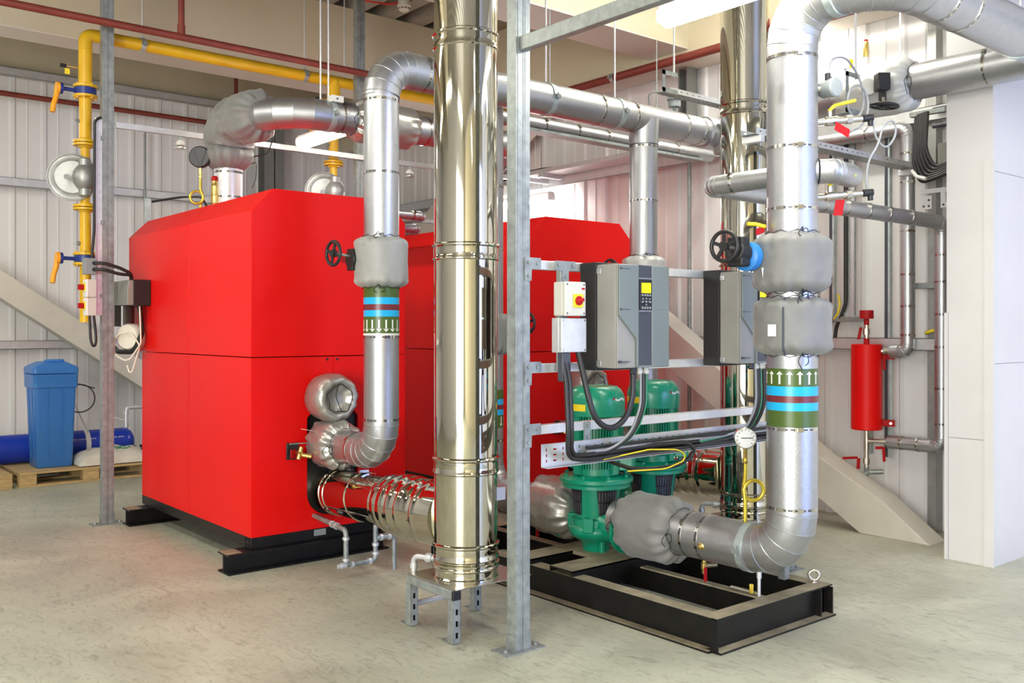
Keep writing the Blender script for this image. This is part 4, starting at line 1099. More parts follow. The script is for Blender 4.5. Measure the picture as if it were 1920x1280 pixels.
# ================================================================== RETURN HEADER AND BOILER RETURNS
HY, HZ, HR = 4.53, 2.875, 0.103
BX = 2.80
hd = pipe_run('insulated_pipe', 'long silver return main from the bend over the left boiler to the far steel flue', 'pipe',
    [(BX, HY, 2.70), (BX, HY, HZ), (5.62, HY, HZ)], HR, 0.17, straps=[((x, HY, HZ), (1, 0, 0)) for x in (3.07, 4.48, 4.80, 5.34, 5.53)], loc=(BX, HY, HZ))
MB().cyl((5.60, HY, HZ), (5.70, HY, HZ), HR + 0.012, n=40).build('end_flange', 'foil', hd)
mb = MB(); # shoe of the tee over the second boiler
P = [V((BX + DX, HY, HZ - k * 0.02)) for k in range(10)]
mb.sweep(P, lambda s_, th: 0.100 + 0.012 * (1 - s_), 40, False); mb.build('tee', 'foil', hd)
pipe_clamp('clamp with a rod on the return main right of the near post', (4.03, HY, HZ), (1, 0, 0), HR, ZC, 'clamps on the return main')
pipe_clamp('clamp on the return main just left of the tee', (4.66, HY, HZ), (1, 0, 0), HR, ZC, 'clamps on the return main')
rt = pipe_run('insulated_pipe', 'silver return pipe dropping in front of the left boiler, with a green arrow band', 'pipe',
    [(BX, HY, 2.70), (BX, HY, 0.705), (BX, 5.195, 0.705)], 0.098, 0.17, straps=[((BX, HY, z), (0, 0, 1)) for z in (2.672, 2.27, 1.357, 0.897)] + [((BX, 4.78, 0.705), (0, 1, 0))])
id_band(rt, BX, HY, [(1.576, 1.66, 'olive'), (1.538, 1.576, 'cyan'), (1.505, 1.538, 'maroon'), (1.470, 1.505, 'cyan'), (1.378, 1.470, 'olive')], 0.098, False, (1.385, 1.452), 16, (1.366, 1.377))
rt2 = pipe_run('insulated_pipe', 'silver return pipe dropping behind the inverter to the second boiler', 'pipe',
    [(BX + DX, HY, 2.69), (BX + DX, HY, 0.705), (BX + DX, 5.195, 0.705)], 0.098, 0.17, straps=[((BX + DX, HY, z), (0, 0, 1)) for z in (2.68, 2.30, 0.897)] + [((BX + DX, 4.78, 0.705), (0, 1, 0))])
def boiler_valve(label, x, seed):
    t = thing('valve_jacket', label, 'insulated valve', (x, HY, 1.76))
    jacket(t, (x, HY, 1.632), (x, HY, 1.912), 0.150, 0.100, 'fabric_white' if seed > 5 else 'fabric_light', seed=seed, lump=0.008, gather=0.014, end=0.15)
    drawstring(t, (x, HY, 1.917), (0, 0, 1), 0.103, 2, hang=0.02); drawstring(t, (x, HY, 1.63), (0, 0, 1), 0.104, 4, hang=0.03)
    handwheel(t, (x - 0.263, HY + 0.07, 1.815), (1, 0.1, 0), 0.073, spokes=4)
    MB().cyl((x - 0.263, HY + 0.07, 1.815), (x - 0.16, HY + 0.07, 1.805), 0.009, n=12).build('spindle', 'nickel', t)
    mb = MB().cyl((x - 0.165, HY + 0.07, 1.79), (x - 0.11, HY + 0.07, 1.79), 0.050, n=24).obox((x - 0.15, HY + 0.07, 1.785), (1, 0, 0), (0, 1, 0), (0, 0, 1), 0.014, 0.03, 0.06); mb.build('gearbox', 'black', t, bevel=0.005)
    MB().box(x - 0.22, x - 0.20, HY + 0.05, HY + 0.054, 1.765, 1.795).build('paper_tag', 'tag_red', t)
    return t
boiler_valve('jacketed valve with black handwheel on the return pipe of the left boiler', BX, 2.6)
boiler_valve('jacketed valve poking out above the left-hand inverter', BX + DX, 6.1)
def round_jackets(x, la, lb):
    t = thing('pipe_jacket', la, 'insulation jacket', (x, 5.2, 0.985), 'round silver jackets on the boiler fronts')
    def rf(h, th): return 1 + 0.05 * hnoise(math.cos(th) * 1.8 + x, math.sin(th) * 1.8, h * 9) + 0.045 * math.sin(10 * th + 2 * hnoise(math.cos(th) * 2, math.sin(th) * 2, h * 4)) * max(0, min(1, (h - 0.15) / 0.05))
    prof = [(0.125, 0.0), (0.142, 0.02), (0.148, 0.08), (0.146, 0.13), (0.140, 0.165), (0.125, 0.195), (0.108, 0.205), (0.088, 0.196), (0.076, 0.175), (0.050, 0.160), (0.02, 0.155), (0.0001, 0.154)]
    MB().lathe(prof, (x, 5.197, 0.985), (0, -1, 0), 96, rf).build('jacket', 'fabric_silver', t, ang=75)
    mb = MB(); pts = []
    for k in range(40):
        th = 2 * PI * k / 40; pts.append((x + math.cos(th) * (0.082 + 0.006 * math.sin(5 * th)), 4.994 + 0.006 * math.sin(7 * th), 0.985 + math.sin(th) * (0.082 + 0.006 * math.sin(5 * th))))
    mb.sweep(pts, 0.0028, 6, False, True)
    mb.sweep(smooth_path([(x - 0.02, 4.985, 1.07), (x - 0.015, 5.02, 1.0), (x + 0.005, 5.02, 0.95), (x + 0.01, 4.99, 0.905)], 0.05), 0.0025, 6)
    mb.build('drawstring', 'rubber', t)
    t = thing('pipe_jacket', lb, 'insulation jacket', (x, 5.2, 0.705), 'round silver jackets on the boiler fronts')
    jacket(t, (x, 5.196, 0.712), (x, 4.935, 0.706), 0.146, 0.101, 'fabric_silver', seed=x, lump=0.010, gather=0.018, end=0.26)
    drawstring(t, (x, 4.932, 0.706), (0, 1, 0), 0.105, 3, hang=0.05)
    MB().obox((x - 0.155, 5.10, 0.80), (1, 0.2, -0.2), (0, 1, 0), (0.2, 0, 1), 0.035, 0.03, 0.0012).build('paper_tag', 'white', t)
    return t
round_jackets(BX, 'round gathered silver jacket, upper of the two on the left boiler front', 'silver jacket tied round the lower pipe of the left boiler front')
round_jackets(BX + DX, 'round gathered silver jacket showing just below the left-hand inverter', 'silver jacket on the lower front pipe of the second boiler')
def small_cock(dx, label):
    x = 2.60 + dx
    t = thing('drain_cock', label, 'valve', (x, 5.2, 0.65), 'brass cocks on the boiler fronts')
    MB().cyl((x, 5.199, 0.665), (x, 5.10, 0.665), 0.012, n=14).cyl((x - 0.01, 5.12, 0.63), (x + 0.01, 5.12, 0.70), 0.014, n=12).cyl((x + 0.005, 5.10, 0.655), (x + 0.05, 5.07, 0.645), 0.014, n=12).build('body', 'brass', t)
    MB().obox((x - 0.028, 5.145, 0.66), (1, 0.3, 0), (0, 0, 1), (0.3, -1, 0), 0.022, 0.026, 0.004).build('handle', 'tag_red', t, bevel=0.002)
    MB().cyl((x - 0.07, 5.11, 0.725), (x + 0.12, 5.11, 0.72), 0.004, n=8).build('rod', 'galv', t)
    MB().box(x - 0.05, x + 0.03, 5.190, 5.1995, 0.62, 0.72).build('backing', 'black', t, bevel=0.004)
    return t
small_cock(0, 'small brass cock with red handle on the left boiler front'); small_cock(DX, 'small brass cock on the second boiler front')
def boiler_drain(dx, label):
    t = thing('drain_pipe', label, 'pipe', (2.67 + dx, 4.7, 0), 'galvanised boiler drains')
    q = lambda *P: [(a + dx, b, c) for a, b, c in P]
    r = 0.0145
    MB().sweep(smooth_path(q((2.735, 5.20, 0.265), (2.672, 4.70, 0.265), (2.672, 4.70, 0.068), (2.865, 4.70, 0.068), (2.865, 4.70, 0.235), (2.865, 4.70, 0.26)), 0.03), r, 16).build('trap_pipe', 'galv', t)
    MB().sweep(smooth_path(q((2.865, 4.70, 0.195), (2.985, 4.69, 0.195), (2.985, 4.69, 0.0)), 0.03), r, 16).build('outlet_pipe', 'galv', t)
    mb = MB()
    for c, d in (((2.672, 4.70, 0.22), (0, 0, 1)), ((2.672, 4.70, 0.10), (0, 0, 1)), ((2.71, 4.70, 0.068), (1, 0, 0)), ((2.825, 4.70, 0.068), (1, 0, 0)), ((2.865, 4.70, 0.11), (0, 0, 1)), ((2.865, 4.70, 0.16), (0, 0, 1)), ((2.90, 4.70, 0.195), (1, 0, 0)), ((2.95, 4.69, 0.195), (1, 0, 0)), ((2.69, 4.84, 0.265), (0.12, 1, 0)), ((2.697, 4.90, 0.265), (0.12, 1, 0))):
        c = V(c) + V((dx, 0, 0)); d = V(d).normalized(); mb.cyl(c - d * 0.008, c + d * 0.008, 0.020, n=18)
    mb.cyl((2.64 + dx, 4.70, 0.068), (2.672 + dx, 4.70, 0.068), 0.018, n=16).cyl((2.622 + dx, 4.70, 0.068), (2.64 + dx, 4.70, 0.068), 0.013, n=8).cyl((2.865 + dx, 4.70, 0.25), (2.865 + dx, 4.70, 0.272), 0.013, n=8)
    mb.build('fitting', 'galv_bright', t); return t
boiler_drain(0, 'looped galvanised drain pipe on the floor before the left boiler'); boiler_drain(DX, 'looped galvanised drain pipe before the second boiler')

# ================================================================== FLOW HEADER
FY, FZ, FR = 5.80, 2.865, 0.105
fl = pipe_run('insulated_pipe', 'silver flow main curving over the left boiler behind the steel flue', 'pipe',
    [(BX, 6.52, FZ), (BX, FY, FZ), (BX + DX, FY, FZ), (BX + DX, 6.5, FZ)], FR, [0.36, 0.20], straps=[((x, FY, FZ), (1, 0, 0)) for x in (3.24, 3.95, 4.10)], loc=(BX, FY, FZ))
pipe_clamp('clamp with a rod on the curved flow main over the left boiler', (3.16, FY, FZ), (1, 0, 0), FR, ZC)
t = thing('actuator', 'small white junction box on the flow main over the left boiler', 'junction box', (3.17, FY, 2.975))
MB().box(3.135, 3.225, 5.70, 5.77, 2.945, 2.99).build('enclosure', 'white_plastic', t, bevel=0.003)
MB().cyl((3.225, 5.735, 2.96), (3.30, 5.735, 2.945), 0.012, n=14).build('gland', 'rubber', t); MB().cyl((3.175, 5.699, 2.967), (3.175, 5.697, 2.967), 0.007, n=14).build('screw', 'inv_dark', t)
t = thing('valve_jacket', 'wide grey jacketed valve on the flow main behind the left return pipe', 'insulated valve', (3.65, FY, FZ))
jacket(t, (3.34, FY, FZ), (3.86, FY, FZ), 0.150, 0.107, 'fabric_silver', seed=9.2, lump=0.014, gather=0.018, end=0.16)
drawstring(t, (3.335, FY, FZ), (1, 0, 0), 0.112, 2, hang=0.10)
def flow_riser(dx, la, lb):
    x = BX + dx
    t = pipe_run('insulated_pipe', la, 'pipe', [(x, 6.64, 2.20), (x, 6.64, 2.62)], 0.102, 0.1, 'galv_bright', straps=[((x, 6.64, z), (0, 0, 1)) for z in (2.36, 2.54)])
    t = thing('elbow_jacket', lb, 'insulation jacket', (x, 6.64, 2.7))
    path = [V((x, 6.64, 2.565)), V((x, 6.64, 2.60)), V((x, 6.64, 2.64)), V((x, 6.64, 2.68))]
    for k in range(0, 13):
        a = PI / 2 * k / 12; path.append(V((x, 6.44 + 0.20 * math.cos(a), 2.70 + 0.20 * math.sin(a))))
    for k in range(1, 9): path.append(V((x, 6.44 - 0.046 * k, 2.90 - 0.003 * k)))
    jacket_path(t, path, 0.178, 0.108, 'fabric', seed=1.7 + dx, lump=0.012, gather=0.02, end=0.12, tucks=(0.20, 0.70))
    mb = MB()
    c = V((x, 6.38, 2.90)); mb.torus(c, (0, 1, 0), 0.148, 0.004, 40, 6)
    c = V((x, 6.64, 2.662)); mb.torus(c, (0, 0, 1), 0.150, 0.003, 40, 6)
    mb.sweep(smooth_path([(x + 0.12, 6.55, 2.60), (x + 0.16, 6.5, 2.63), (x + 0.15, 6.5, 2.50), (x + 0.13, 6.52, 2.43)], 0.03), 0.003, 6)
    mb.sweep(smooth_path([(x + 0.13, 6.55, 2.66), (x + 0.22, 6.45, 2.68), (x + 0.25, 6.42, 2.80), (x + 0.24, 6.42, 2.86)], 0.05), 0.005, 8)
    mb.build('drawstring', 'rubber', t)
    return t
flow_riser(0, 'short banded silver pipe rising from the top of the left boiler', 'bulging grey elbow jacket above the left boiler')
flow_riser(DX, 'short silver pipe rising from the top of the second boiler', 'bulging grey elbow jacket above the second boiler, right of the near post')
def boiler_top(dx, la, lb, lc):
    x = 2.60 + dx
    g = gauge('pressure_gauge', la, (x, 6.66, 2.235), 2.636, 0.077, (0.62, 0.78, 0), 'black', (x - 0.028, 6.66, 2.345), (-0.3, -0.95, 0), 0.045, tube_r=0.009)
    s = V((0.78, -0.62, 0)); f = V((-0.62, -0.78, 0)); c = V((x, 6.66, 2.636))
    mb = MB(); mb.bar(c + f * 0.030 - s * 0.045 + V((0, 0, 0.06)), c + f * 0.030 + V((0, 0, -0.06)), 0.006, 0.006); mb.bar(c + f * 0.030 + s * 0.045 + V((0, 0, 0.05)), c + f * 0.030 + s * 0.012 + V((0, 0, -0.06)), 0.006, 0.006)
    mb.build('rib', 'black', g)
    for k, (px, py, sc, l) in enumerate(((x + 0.09, 6.62, 1.0, lb), (x + 0.135, 6.72, 0.75, lc))):
        t = thing('safety_valve', l, 'valve', (px, py, 2.235), 'brass safety valves on the boiler tops')
        MB().lathe([(0.020 * sc, 0), (0.020 * sc, 0.07), (0.028 * sc, 0.075), (0.030 * sc, 0.13), (0.026 * sc, 0.135), (0.026 * sc, 0.20), (0.022 * sc, 0.205), (0.020 * sc, 0.235)], (px, py, 2.235), (0, 0, 1), 18).build('body', 'brass', t)
        MB().lathe([(0.025 * sc, 0), (0.025 * sc, 0.025), (0.018 * sc, 0.034), (0.014 * sc, 0.036)], (px, py, 2.47), (0, 0, 1), 12).build('cap', 'tag_red', t)
boiler_top(0, 'black-backed pressure gauge with looped brass tube on top of the left boiler', 'larger brass safety valve with red cap on the left boiler', 'smaller brass safety valve with red cap beside the silver riser of the left boiler')
boiler_top(DX, 'black-backed pressure gauge beside the steel flue on top of the second boiler', 'larger brass safety valve on the second boiler', 'smaller brass safety valve on the second boiler')

# ================================================================== GAS MAIN AND TRAINS
GX, GY = 1.976, 7.24
t = thing('gas_pipe', 'yellow gas main bending over the strut post and running along the back', 'gas pipe', (GX, GY, 3.2))
for s_ in corners([(GX, GY, 3.16), (GX, GY, 3.535), (6.0, GY, 3.535)], 0.115):
    if s_[0] == 'line': MB().cyl(s_[1], s_[2], 0.047, n=32).build('pipe_section', 'yellow', t)
    else: MB().sweep(smooth_path([(GX, GY, 3.42), (GX, GY, 3.535), (GX + 0.115, GY, 3.535)], 0.115, 12), 0.0472, 32).build('elbow', 'yellow', t)
MB().torus((GX, GY, 3.42), (0, 0, 1), 0.047, 0.003, 32, 6).build('weld_seam', 'yellow', t)
MB().cyl((GX + 2.02, GY, 3.24), (GX + 2.02, GY, 3.535), 0.045, n=32).build('tee_branch', 'yellow', t)
MB().cyl((GX + 2.02, GY, 3.38), (GX + 2.02, GY, 3.535), 0.060, 0.052, n=32).build('tee_collar', 'yellow', t)
pipe_clamp('left clamp and rod holding the yellow gas main', (2.38, GY, 3.535), (1, 0, 0), 0.047, ZC, 'clamps on the gas main')
pipe_clamp('right clamp and rod holding the yellow gas main', (3.72, GY, 3.535), (1, 0, 0), 0.047, ZC, 'clamps on the gas main')
def gas_train():
    x, y = GX, GY
    t = thing('gas_train', 'yellow gas train with round grey regulator left of the strut post', 'gas train', (x, y, 3.16), 'yellow gas trains')
    def fl(z, r=0.083): return MB().lathe([(0.045, -0.03), (0.05, -0.018), (r, -0.016), (r, 0.0), (0.045, 0.0)], (x, y, z), (0, 0, 1), 36)
    def pair(z):
        fl(z - 0.003).build('flange', 'yellow', t)
        MB().lathe([(0.045, 0.0), (r_ := 0.083, 0.0), (0.083, 0.016), (0.05, 0.018), (0.045, 0.03)], (x, y, z + 0.003), (0, 0, 1), 36).build('flange', 'yellow', t)
    for a, b, r in ((2.78, 3.08, 0.042), (2.62, 2.735, 0.032), (2.30, 2.37, 0.032), (1.95, 2.27, 0.038), (1.72, 1.88, 0.038), (1.45, 1.72, 0.038)):
        MB().cyl((x, y, a), (x, y, b), r, n=28).build('pipe_section', 'yellow', t)
    MB().cyl((x, y, 2.75), (x, y, 2.80), 0.034, 0.042, n=28).build('reducer', 'yellow', t)
    pair(2.745); pair(2.28)
    for z in (3.12, 1.908):
        MB().lathe([(0.045, -0.05), (0.083, -0.044), (0.083, -0.028), (0.078, -0.026)], (x, y, z), (0, 0, 1), 36).build('flange', 'yellow', t)
        MB().lathe([(0.078, 0.026), (0.083, 0.028), (0.083, 0.044), (0.045, 0.05)], (x, y, z), (0, 0, 1), 36).build('flange', 'yellow', t)
        v = MB().cyl((x, y, z - 0.024), (x, y, z + 0.024), 0.075, n=36).build('butterfly_valve', 'blue_valve', t)
        for k in range(8):
            a = 2 * PI * (k + 0.5) / 8; MB().cyl((x + 0.068 * math.cos(a), y + 0.068 * math.sin(a), z - 0.055), (x + 0.068 * math.cos(a), y + 0.068 * math.sin(a), z + 0.055), 0.007, n=6).build('bolt', 'yellow', t)
        MB().cyl((x - 0.07, y, z), (x - 0.16, y, z), 0.014, n=14).cyl((x - 0.155, y, z), (x - 0.175, y, z), 0.04, n=20).build('valve_neck', 'blue_valve', v)
        mb = MB().cyl((x - 0.176, y, z), (x - 0.198, y, z), 0.042, n=24)
        mb.sweep(smooth_path([(x - 0.19, y, z), (x - 0.195, y, z - 0.06), (x - 0.215, y - 0.01, z - 0.12), (x - 0.225, y - 0.015, z - 0.18)], 0.1), 0.018, 12)
        mb.build('lever', 'orange', v)
    # regulator: broad shallow disc case with a bulged body
    d = V((-0.62, -0.30, 0.0)).normalized(); c = V((x - 0.02, y, 2.49))
    rg = MB().lathe([(0.10, -0.05), (0.155, -0.014), (0.170, -0.010), (0.170, 0.006), (0.160, 0.009), (0.156, 0.003), (0.12, 0.008), (0.115, 0.013), (0.05, 0.016), (0.0001, 0.016)], c + d * 0.03 + V((-0.045, 0.0, 0)), V((-0.35, -0.93, 0.0)), 56).build('regulator_case', 'cast_grey', t)
    MB().cyl(c + V((-0.125, -0.075, -0.01)), c + V((-0.128, -0.09, -0.01)), 0.02, n=18).build('vent_cap', 'galv', rg)
    MB().lathe([(0.03, -0.14), (0.042, -0.13), (0.042, -0.085), (0.055, -0.075), (0.078, -0.04), (0.084, 0.0), (0.078, 0.04), (0.055, 0.075), (0.042, 0.085), (0.042, 0.13), (0.03, 0.14)], c + V((0.0, -0.06, 0)), (0, 0, 1), 36).build('regulator_body', 'cast_grey', t)
    MB().cyl((x - 0.05, y, 3.285), (x - 0.13, y, 3.285), 0.007, n=10).build('test_nipple', 'brass', t)
    MB().cyl((x - 0.13, y, 3.285), (x - 0.17, y, 3.285), 0.013, n=10).build('test_cock', 'black', t)
    MB().obox((x - 0.125, y - 0.01, 3.245), (1, 0, 0), (0, 0, 1), (0, 1, 0), 0.016, 0.02, 0.003).build('cock_tab', 'yellow_plain', t)
    MB().cyl((x - 0.04, y, 2.90), (x - 0.065, y - 0.005, 2.91), 0.013, n=12).cyl((x - 0.035, y, 2.02), (x - 0.06, y, 2.02), 0.016, n=12).build('plug', 'galv', t)
    return t
gt = gas_train()
dup(gt, (2.02, 0, 0.08), 'second yellow gas train half hidden behind the left boiler top')
# tray, cables and knob switches beside the left post
t = thing('cable_tray', 'narrow upright slotted tray clipped beside the left strut post', 'cable tray', (2.01, 7.08, 1.5))
holes = [(0.026, 0.036, 0.03 + k * 0.06, 0.052 + k * 0.06) for k in range(22)]
MB().slotted((1.992, 7.065, 1.50), (1, 0, 0), (0, 0, 1), 0.05, 1.40, holes, -0.0015).build('tray_plate', 'galv_bright', t, smooth=False)
MB().box(1.9915, 1.993, 7.04, 7.065, 1.50, 2.90).build('tray_lip', 'galv_bright', t)
for z in (1.62, 2.15, 2.75): MB().box(2.03, 2.05, 7.055, 7.0665, z, z + 0.03).build('clip', 'galv', t)
cable('cable', 'black cable running down the tray beside the left strut post', [(2.03, 7.055, 2.91), (1.985, 7.045, 2.88), (1.982, 7.045, 2.1), (1.965, 7.03, 1.95), (1.962, 7.04, 1.80)], 0.010)
def knob_switch(z0, label):
    t = thing('isolator_switch', label, 'switch', (1.94, 7.03, z0), 'knob switches beside the left post')
    MB().box(1.932, 1.982, 6.985, 7.063, z0, z0 + 0.125).build('enclosure', 'cream_plastic', t, bevel=0.004)
    MB().box(1.912, 1.931, 6.985, 7.063, z0, z0 + 0.125).build('lid', 'white_plastic', t, bevel=0.004)
    MB().box(1.905, 1.912, 6.998, 7.05, z0 + 0.04, z0 + 0.10).build('knob_plate', 'yellow_plain', t, bevel=0.002)
    MB().cyl((1.905, 7.024, z0 + 0.07), (1.885, 7.024, z0 + 0.07), 0.02, n=20).obox((1.88, 7.024, z0 + 0.07), (1, 0, 0), (0, 1, 0), (0, 0, 1), 0.012, 0.006, 0.019).build('rotary_knob', 'tag_red', t)
knob_switch(1.625, 'upper grey switch box with red knob beside the left strut post'); knob_switch(1.495, 'lower grey switch box with red knob beside the left strut post')
t = thing('junction_box', 'small grey junction box above the two knob switches', 'junction box', (1.95, 7.02, 1.8))
MB().box(1.905, 1.985, 6.99, 7.063, 1.785, 1.90).build('enclosure', 'sensor_grey', t, bevel=0.004)
for z in (1.865, 1.82): MB().cyl((1.965, 6.99, z), (1.965, 6.972, z), 0.013, n=14).build('gland', 'rubber', t)
for k, z in enumerate((1.865, 1.82)):
    cable('cable', ['upper', 'lower'][k] + ' black cable arching from the small junction box to the burner control box', [(1.965, 6.972, z), (2.02, 6.95, z), (2.13, 6.95, z - 0.03), (2.21, 6.96, 1.80 - 0.01 * k), (2.22, 6.98, 1.752)], 0.012, R=0.1)
cable('cable', 'black cable looping below the two knob switches', [(1.945, 7.02, 1.497), (1.945, 7.0, 1.32), (1.965, 6.99, 1.26), (1.985, 7.0, 1.32), (1.975, 7.03, 1.497)], 0.009)

# ================================================================== SPRINKLER PIPES
def red_pipe(label, p0, p1, r, branches=(), group=None):
    t = thing('sprinkler_pipe', label, 'pipe', p0, group)
    MB().cyl(p0, p1, r, n=24).build('pipe_section', 'oxide', t)
    for a, b, r2 in branches:
        MB().cyl(a, b, r2, n=20).build('branch', 'oxide', t)
        a = V(a); b = V(b); d = (b - a).normalized(); MB().cyl(a + d * 0.02, a + d * 0.085, r2 * 1.22, n=20).build('socket', 'oxide', t)
    return t
red_pipe('red sprinkler pipe crossing in front of the yellow gas main', (-0.8, 6.9, 3.548), (5.9, 6.9, 3.548), 0.027, [((2.55, 6.9, 3.55), (2.55, 6.9, ZC - 0.001), 0.023)])
red_pipe('lower red sprinkler pipe along the back wall', (-1.5, 10.45, 3.745), (4.55, 10.45, 3.745), 0.027, [((4.50, 10.45, 3.745), (4.50, 10.45, ZC - 0.001), 0.022)])
red_pipe('red sprinkler pipe under the beam at the right, meeting the far steel flue', (5.95, 7.6, 3.60), (5.95, 2.9, 3.60), 0.035, [((5.95, 7.55, 3.60), (5.95, 7.55, ZC - 0.001), 0.022)])
pipe_clamp('pear-shaped hanger holding the right-hand red sprinkler pipe', (5.95, 5.80, 3.60), (0, 1, 0), 0.035, ZC)
def head(label, x, y, z, zt):
    t = thing('fire_sprinkler', label, 'sprinkler', (x, y, z), 'sprinkler heads')
    MB().cyl((x, y, z), (x, y, zt), 0.012, n=12).build('drop_pipe', 'galv', t)
    MB().lathe([(0.03, 0), (0.036, 0.012), (0.03, 0.03), (0.018, 0.04)], (x, y, z - 0.02), (0, 0, 1), 18).build('body', 'white_plastic', t)
    MB().lathe([(0.045, 0), (0.045, 0.004), (0.008, 0.01), (0.008, 0.02)], (x, y, z - 0.045), (0, 0, 1), 16).build('deflector', 'nickel', t)
head('small sprinkler head left of the grey elbow jacket', 2.60, 7.05, 2.80, 2.847); head('small white sprinkler head between silver return pipe and steel flue', 4.65, 7.05, 2.80, 2.847)
t = thing('smoke_detector', 'cream smoke detector under the metal deck near the top edge', 'smoke detector', (4.80, 7.37, 4.4))
MB().lathe([(0.0001, -0.06), (0.035, -0.058), (0.05, -0.045), (0.052, -0.02), (0.062, -0.015), (0.065, 0.0), (0.055, 0.04)], (4.80, 7.37, 4.40), (0, 0, 1), 28).build('body', 'tank_white', t)
for k in range(10):
    a = 2 * PI * k / 10; MB().obox((4.80 + 0.051 * math.cos(a), 7.37 + 0.051 * math.sin(a), 4.365), (-math.sin(a), math.cos(a), 0), (0, 0, 1), (math.cos(a), math.sin(a), 0), 0.009, 0.004, 0.002).build('slot', 'black', t)
cable('cable', 'red fire cable looping to the smoke detector under the deck', [(4.30, 7.60, ZC - 0.005), (4.45, 7.50, 4.40), (4.66, 7.40, 4.385), (4.75, 7.37, 4.41)], 0.008, 'red_led')
t = rail('strut_rail', 'dark strut under the deck beside the smoke detector', (4.85, 7.05, 4.415), (4.85, 6.2, 4.415), 'galv', slots=False)
for k, (x, y, z0) in enumerate(((3.10, 5.80, 2.97), (4.10, 7.24, 3.585))):
    tag(MB().cyl((x, y, z0), (x, y, ZC), 0.006, n=10).build('hanger_rod', 'galv_bright'), ['thin hanger rod beside the clamp on the curved flow main', 'thin hanger rod over the yellow tee'][k], 'rod')

# ================================================================== SMALL PIPE AND TRAY BELOW THE RETURN MAIN
t = pipe_run('insulated_pipe', 'thinner silver pipe just below and behind the return main', 'pipe', [(3.9, 4.98, 2.835), (6.25, 4.98, 2.835)], 0.050, 0.1, straps=[((x, 4.98, 2.835), (1, 0, 0)) for x in (4.40, 4.72, 5.02, 5.55, 5.80)])
t = thing('cable_tray', 'perforated cable tray just under the thinner silver pipe', 'cable tray', (5.0, 5.0, 2.77))
holes = [(0.03 + k * 0.05, 0.05 + k * 0.05, v, v + 0.008) for k in range(36) for v in (0.03, 0.065)]
MB().slotted((4.2, 4.93, 2.772), (1, 0, 0), (0, 1, 0), 1.9, 0.10, holes).build('tray_plate', 'galv', t, smooth=False)
MB().box(4.2, 6.1, 4.929, 4.9305, 2.772, 2.792).build('tray_lip', 'galv', t)
for x in (4.52, 5.66): MB().cyl((x, 5.04, 2.772), (x, 5.04, 3.689), 0.005, n=8).build('threaded_rod', 'galv', t)

# ================================================================== BRANCH PIPES AND RED AIR SEPARATOR
pc = pipe_run('insulated_pipe', 'slim silver branch leaving the thick riser leftwards, then running right to the wall', 'pipe',
    [(RX, RY + 0.10, 2.10), (RX, 2.96, 2.10), (6.30, 3.06, 2.12), (6.30, 3.06, 0.605), (6.30, 3.44, 0.605)], 0.047, [0.075, 0.075, 0.06], straps=[((RX, 2.80, 2.10), (0, 1, 0))] + [((x, 2.96 + 0.1 * (x - RX) / 2.6, 2.10 + 0.02 * (x - RX) / 2.6), (1, 0.038, 0)) for x in (4.75, 5.0, 5.25, 5.5, 5.8)] + [((6.30, 3.06, z), (0, 0, 1)) for z in (1.90, 1.72, 1.50, 1.28, 1.0, 0.76)] + [((6.30, y, 0.605), (0, 1, 0)) for y in (3.22, 3.34)], loc=(RX, 2.96, 2.10))
pa = pipe_run('insulated_pipe', 'slim silver pipe dropping beside the right wall to the top of the red vessel', 'pipe',
    [(6.30, 4.2, 2.80), (6.30, 3.30, 2.80), (6.30, 3.30, 1.245), (6.30, 3.42, 1.245)], 0.047, [0.06, 0.055], straps=[((6.30, 3.30, z), (0, 0, 1)) for z in (2.62, 2.42, 2.08, 1.78, 1.56, 1.36)] + [((6.30, 3.6, 2.80), (0, 1, 0))], loc=(6.3, 3.3, 1.245))
st = thing('pipe_stub', 'short bent silver stub poking from the right side of the thick riser', 'pipe', (RX, RY, 2.12))
for s_ in corners([(RX, RY, 2.11), (RX + 0.115, RY - 0.14, 2.11), (RX + 0.29, RY - 0.115, 2.11)], 0.03):
    if s_[0] == 'line': MB().cyl(s_[1], s_[2], 0.054, n=36).build('pipe_section', 'foil', st)
    else: elbow_part(st, s_[1], 0.054, 'foil')
MB().lathe([(0.054, 0), (0.052, 0.02), (0.043, 0.040), (0.025, 0.054), (0.0001, 0.059)], (RX + 0.288, RY - 0.1153, 2.11), (1, 0.14, 0), 36).build('domed_end', 'foil', st)
MB().lathe([(0.055, -0.004), (0.059, 0), (0.055, 0.004)], (RX + 0.072, RY - 0.088, 2.11), (0.63, -0.77, 0), 32).build('seal', 'rubber', st)
t = thing('air_separator', 'upright red cylindrical vessel on the right wall with red ball valves', 'vessel', (6.25, 3.58, 0.68))
vx, vy = 6.25, 3.58
MB().lathe([(0.0001, 0), (0.098, 0.0), (0.106, 0.006), (0.106, 0.604), (0.098, 0.61), (0.0001, 0.61)], (vx, vy, 0.684), (0, 0, 1), 48).build('shell', 'red', t)
MB().cyl((vx, vy, 1.29), (vx, vy, 1.335), 0.02, n=18).cyl((vx, vy, 1.43), (vx, vy, 1.475), 0.018, n=18).build('neck', 'tag_red', t)
MB().cyl((vx, vy, 1.335), (vx, vy, 1.43), 0.018, n=14).cyl((vx, vy, 1.36), (vx, vy, 1.405), 0.025, n=8).build('top_valve', 'nickel', t)
MB().cyl((vx, vy, 1.475), (vx, vy, 1.535), 0.048, n=30).build('vent_pot', 'tag_red', t)
MB().obox((vx - 0.03, vy + 0.035, 1.37), (0.2, -0.1, 1), (0.77, -0.64, 0), (0.64, 0.77, 0), 0.045, 0.010, 0.003).build('handle', 'tag_red', t)
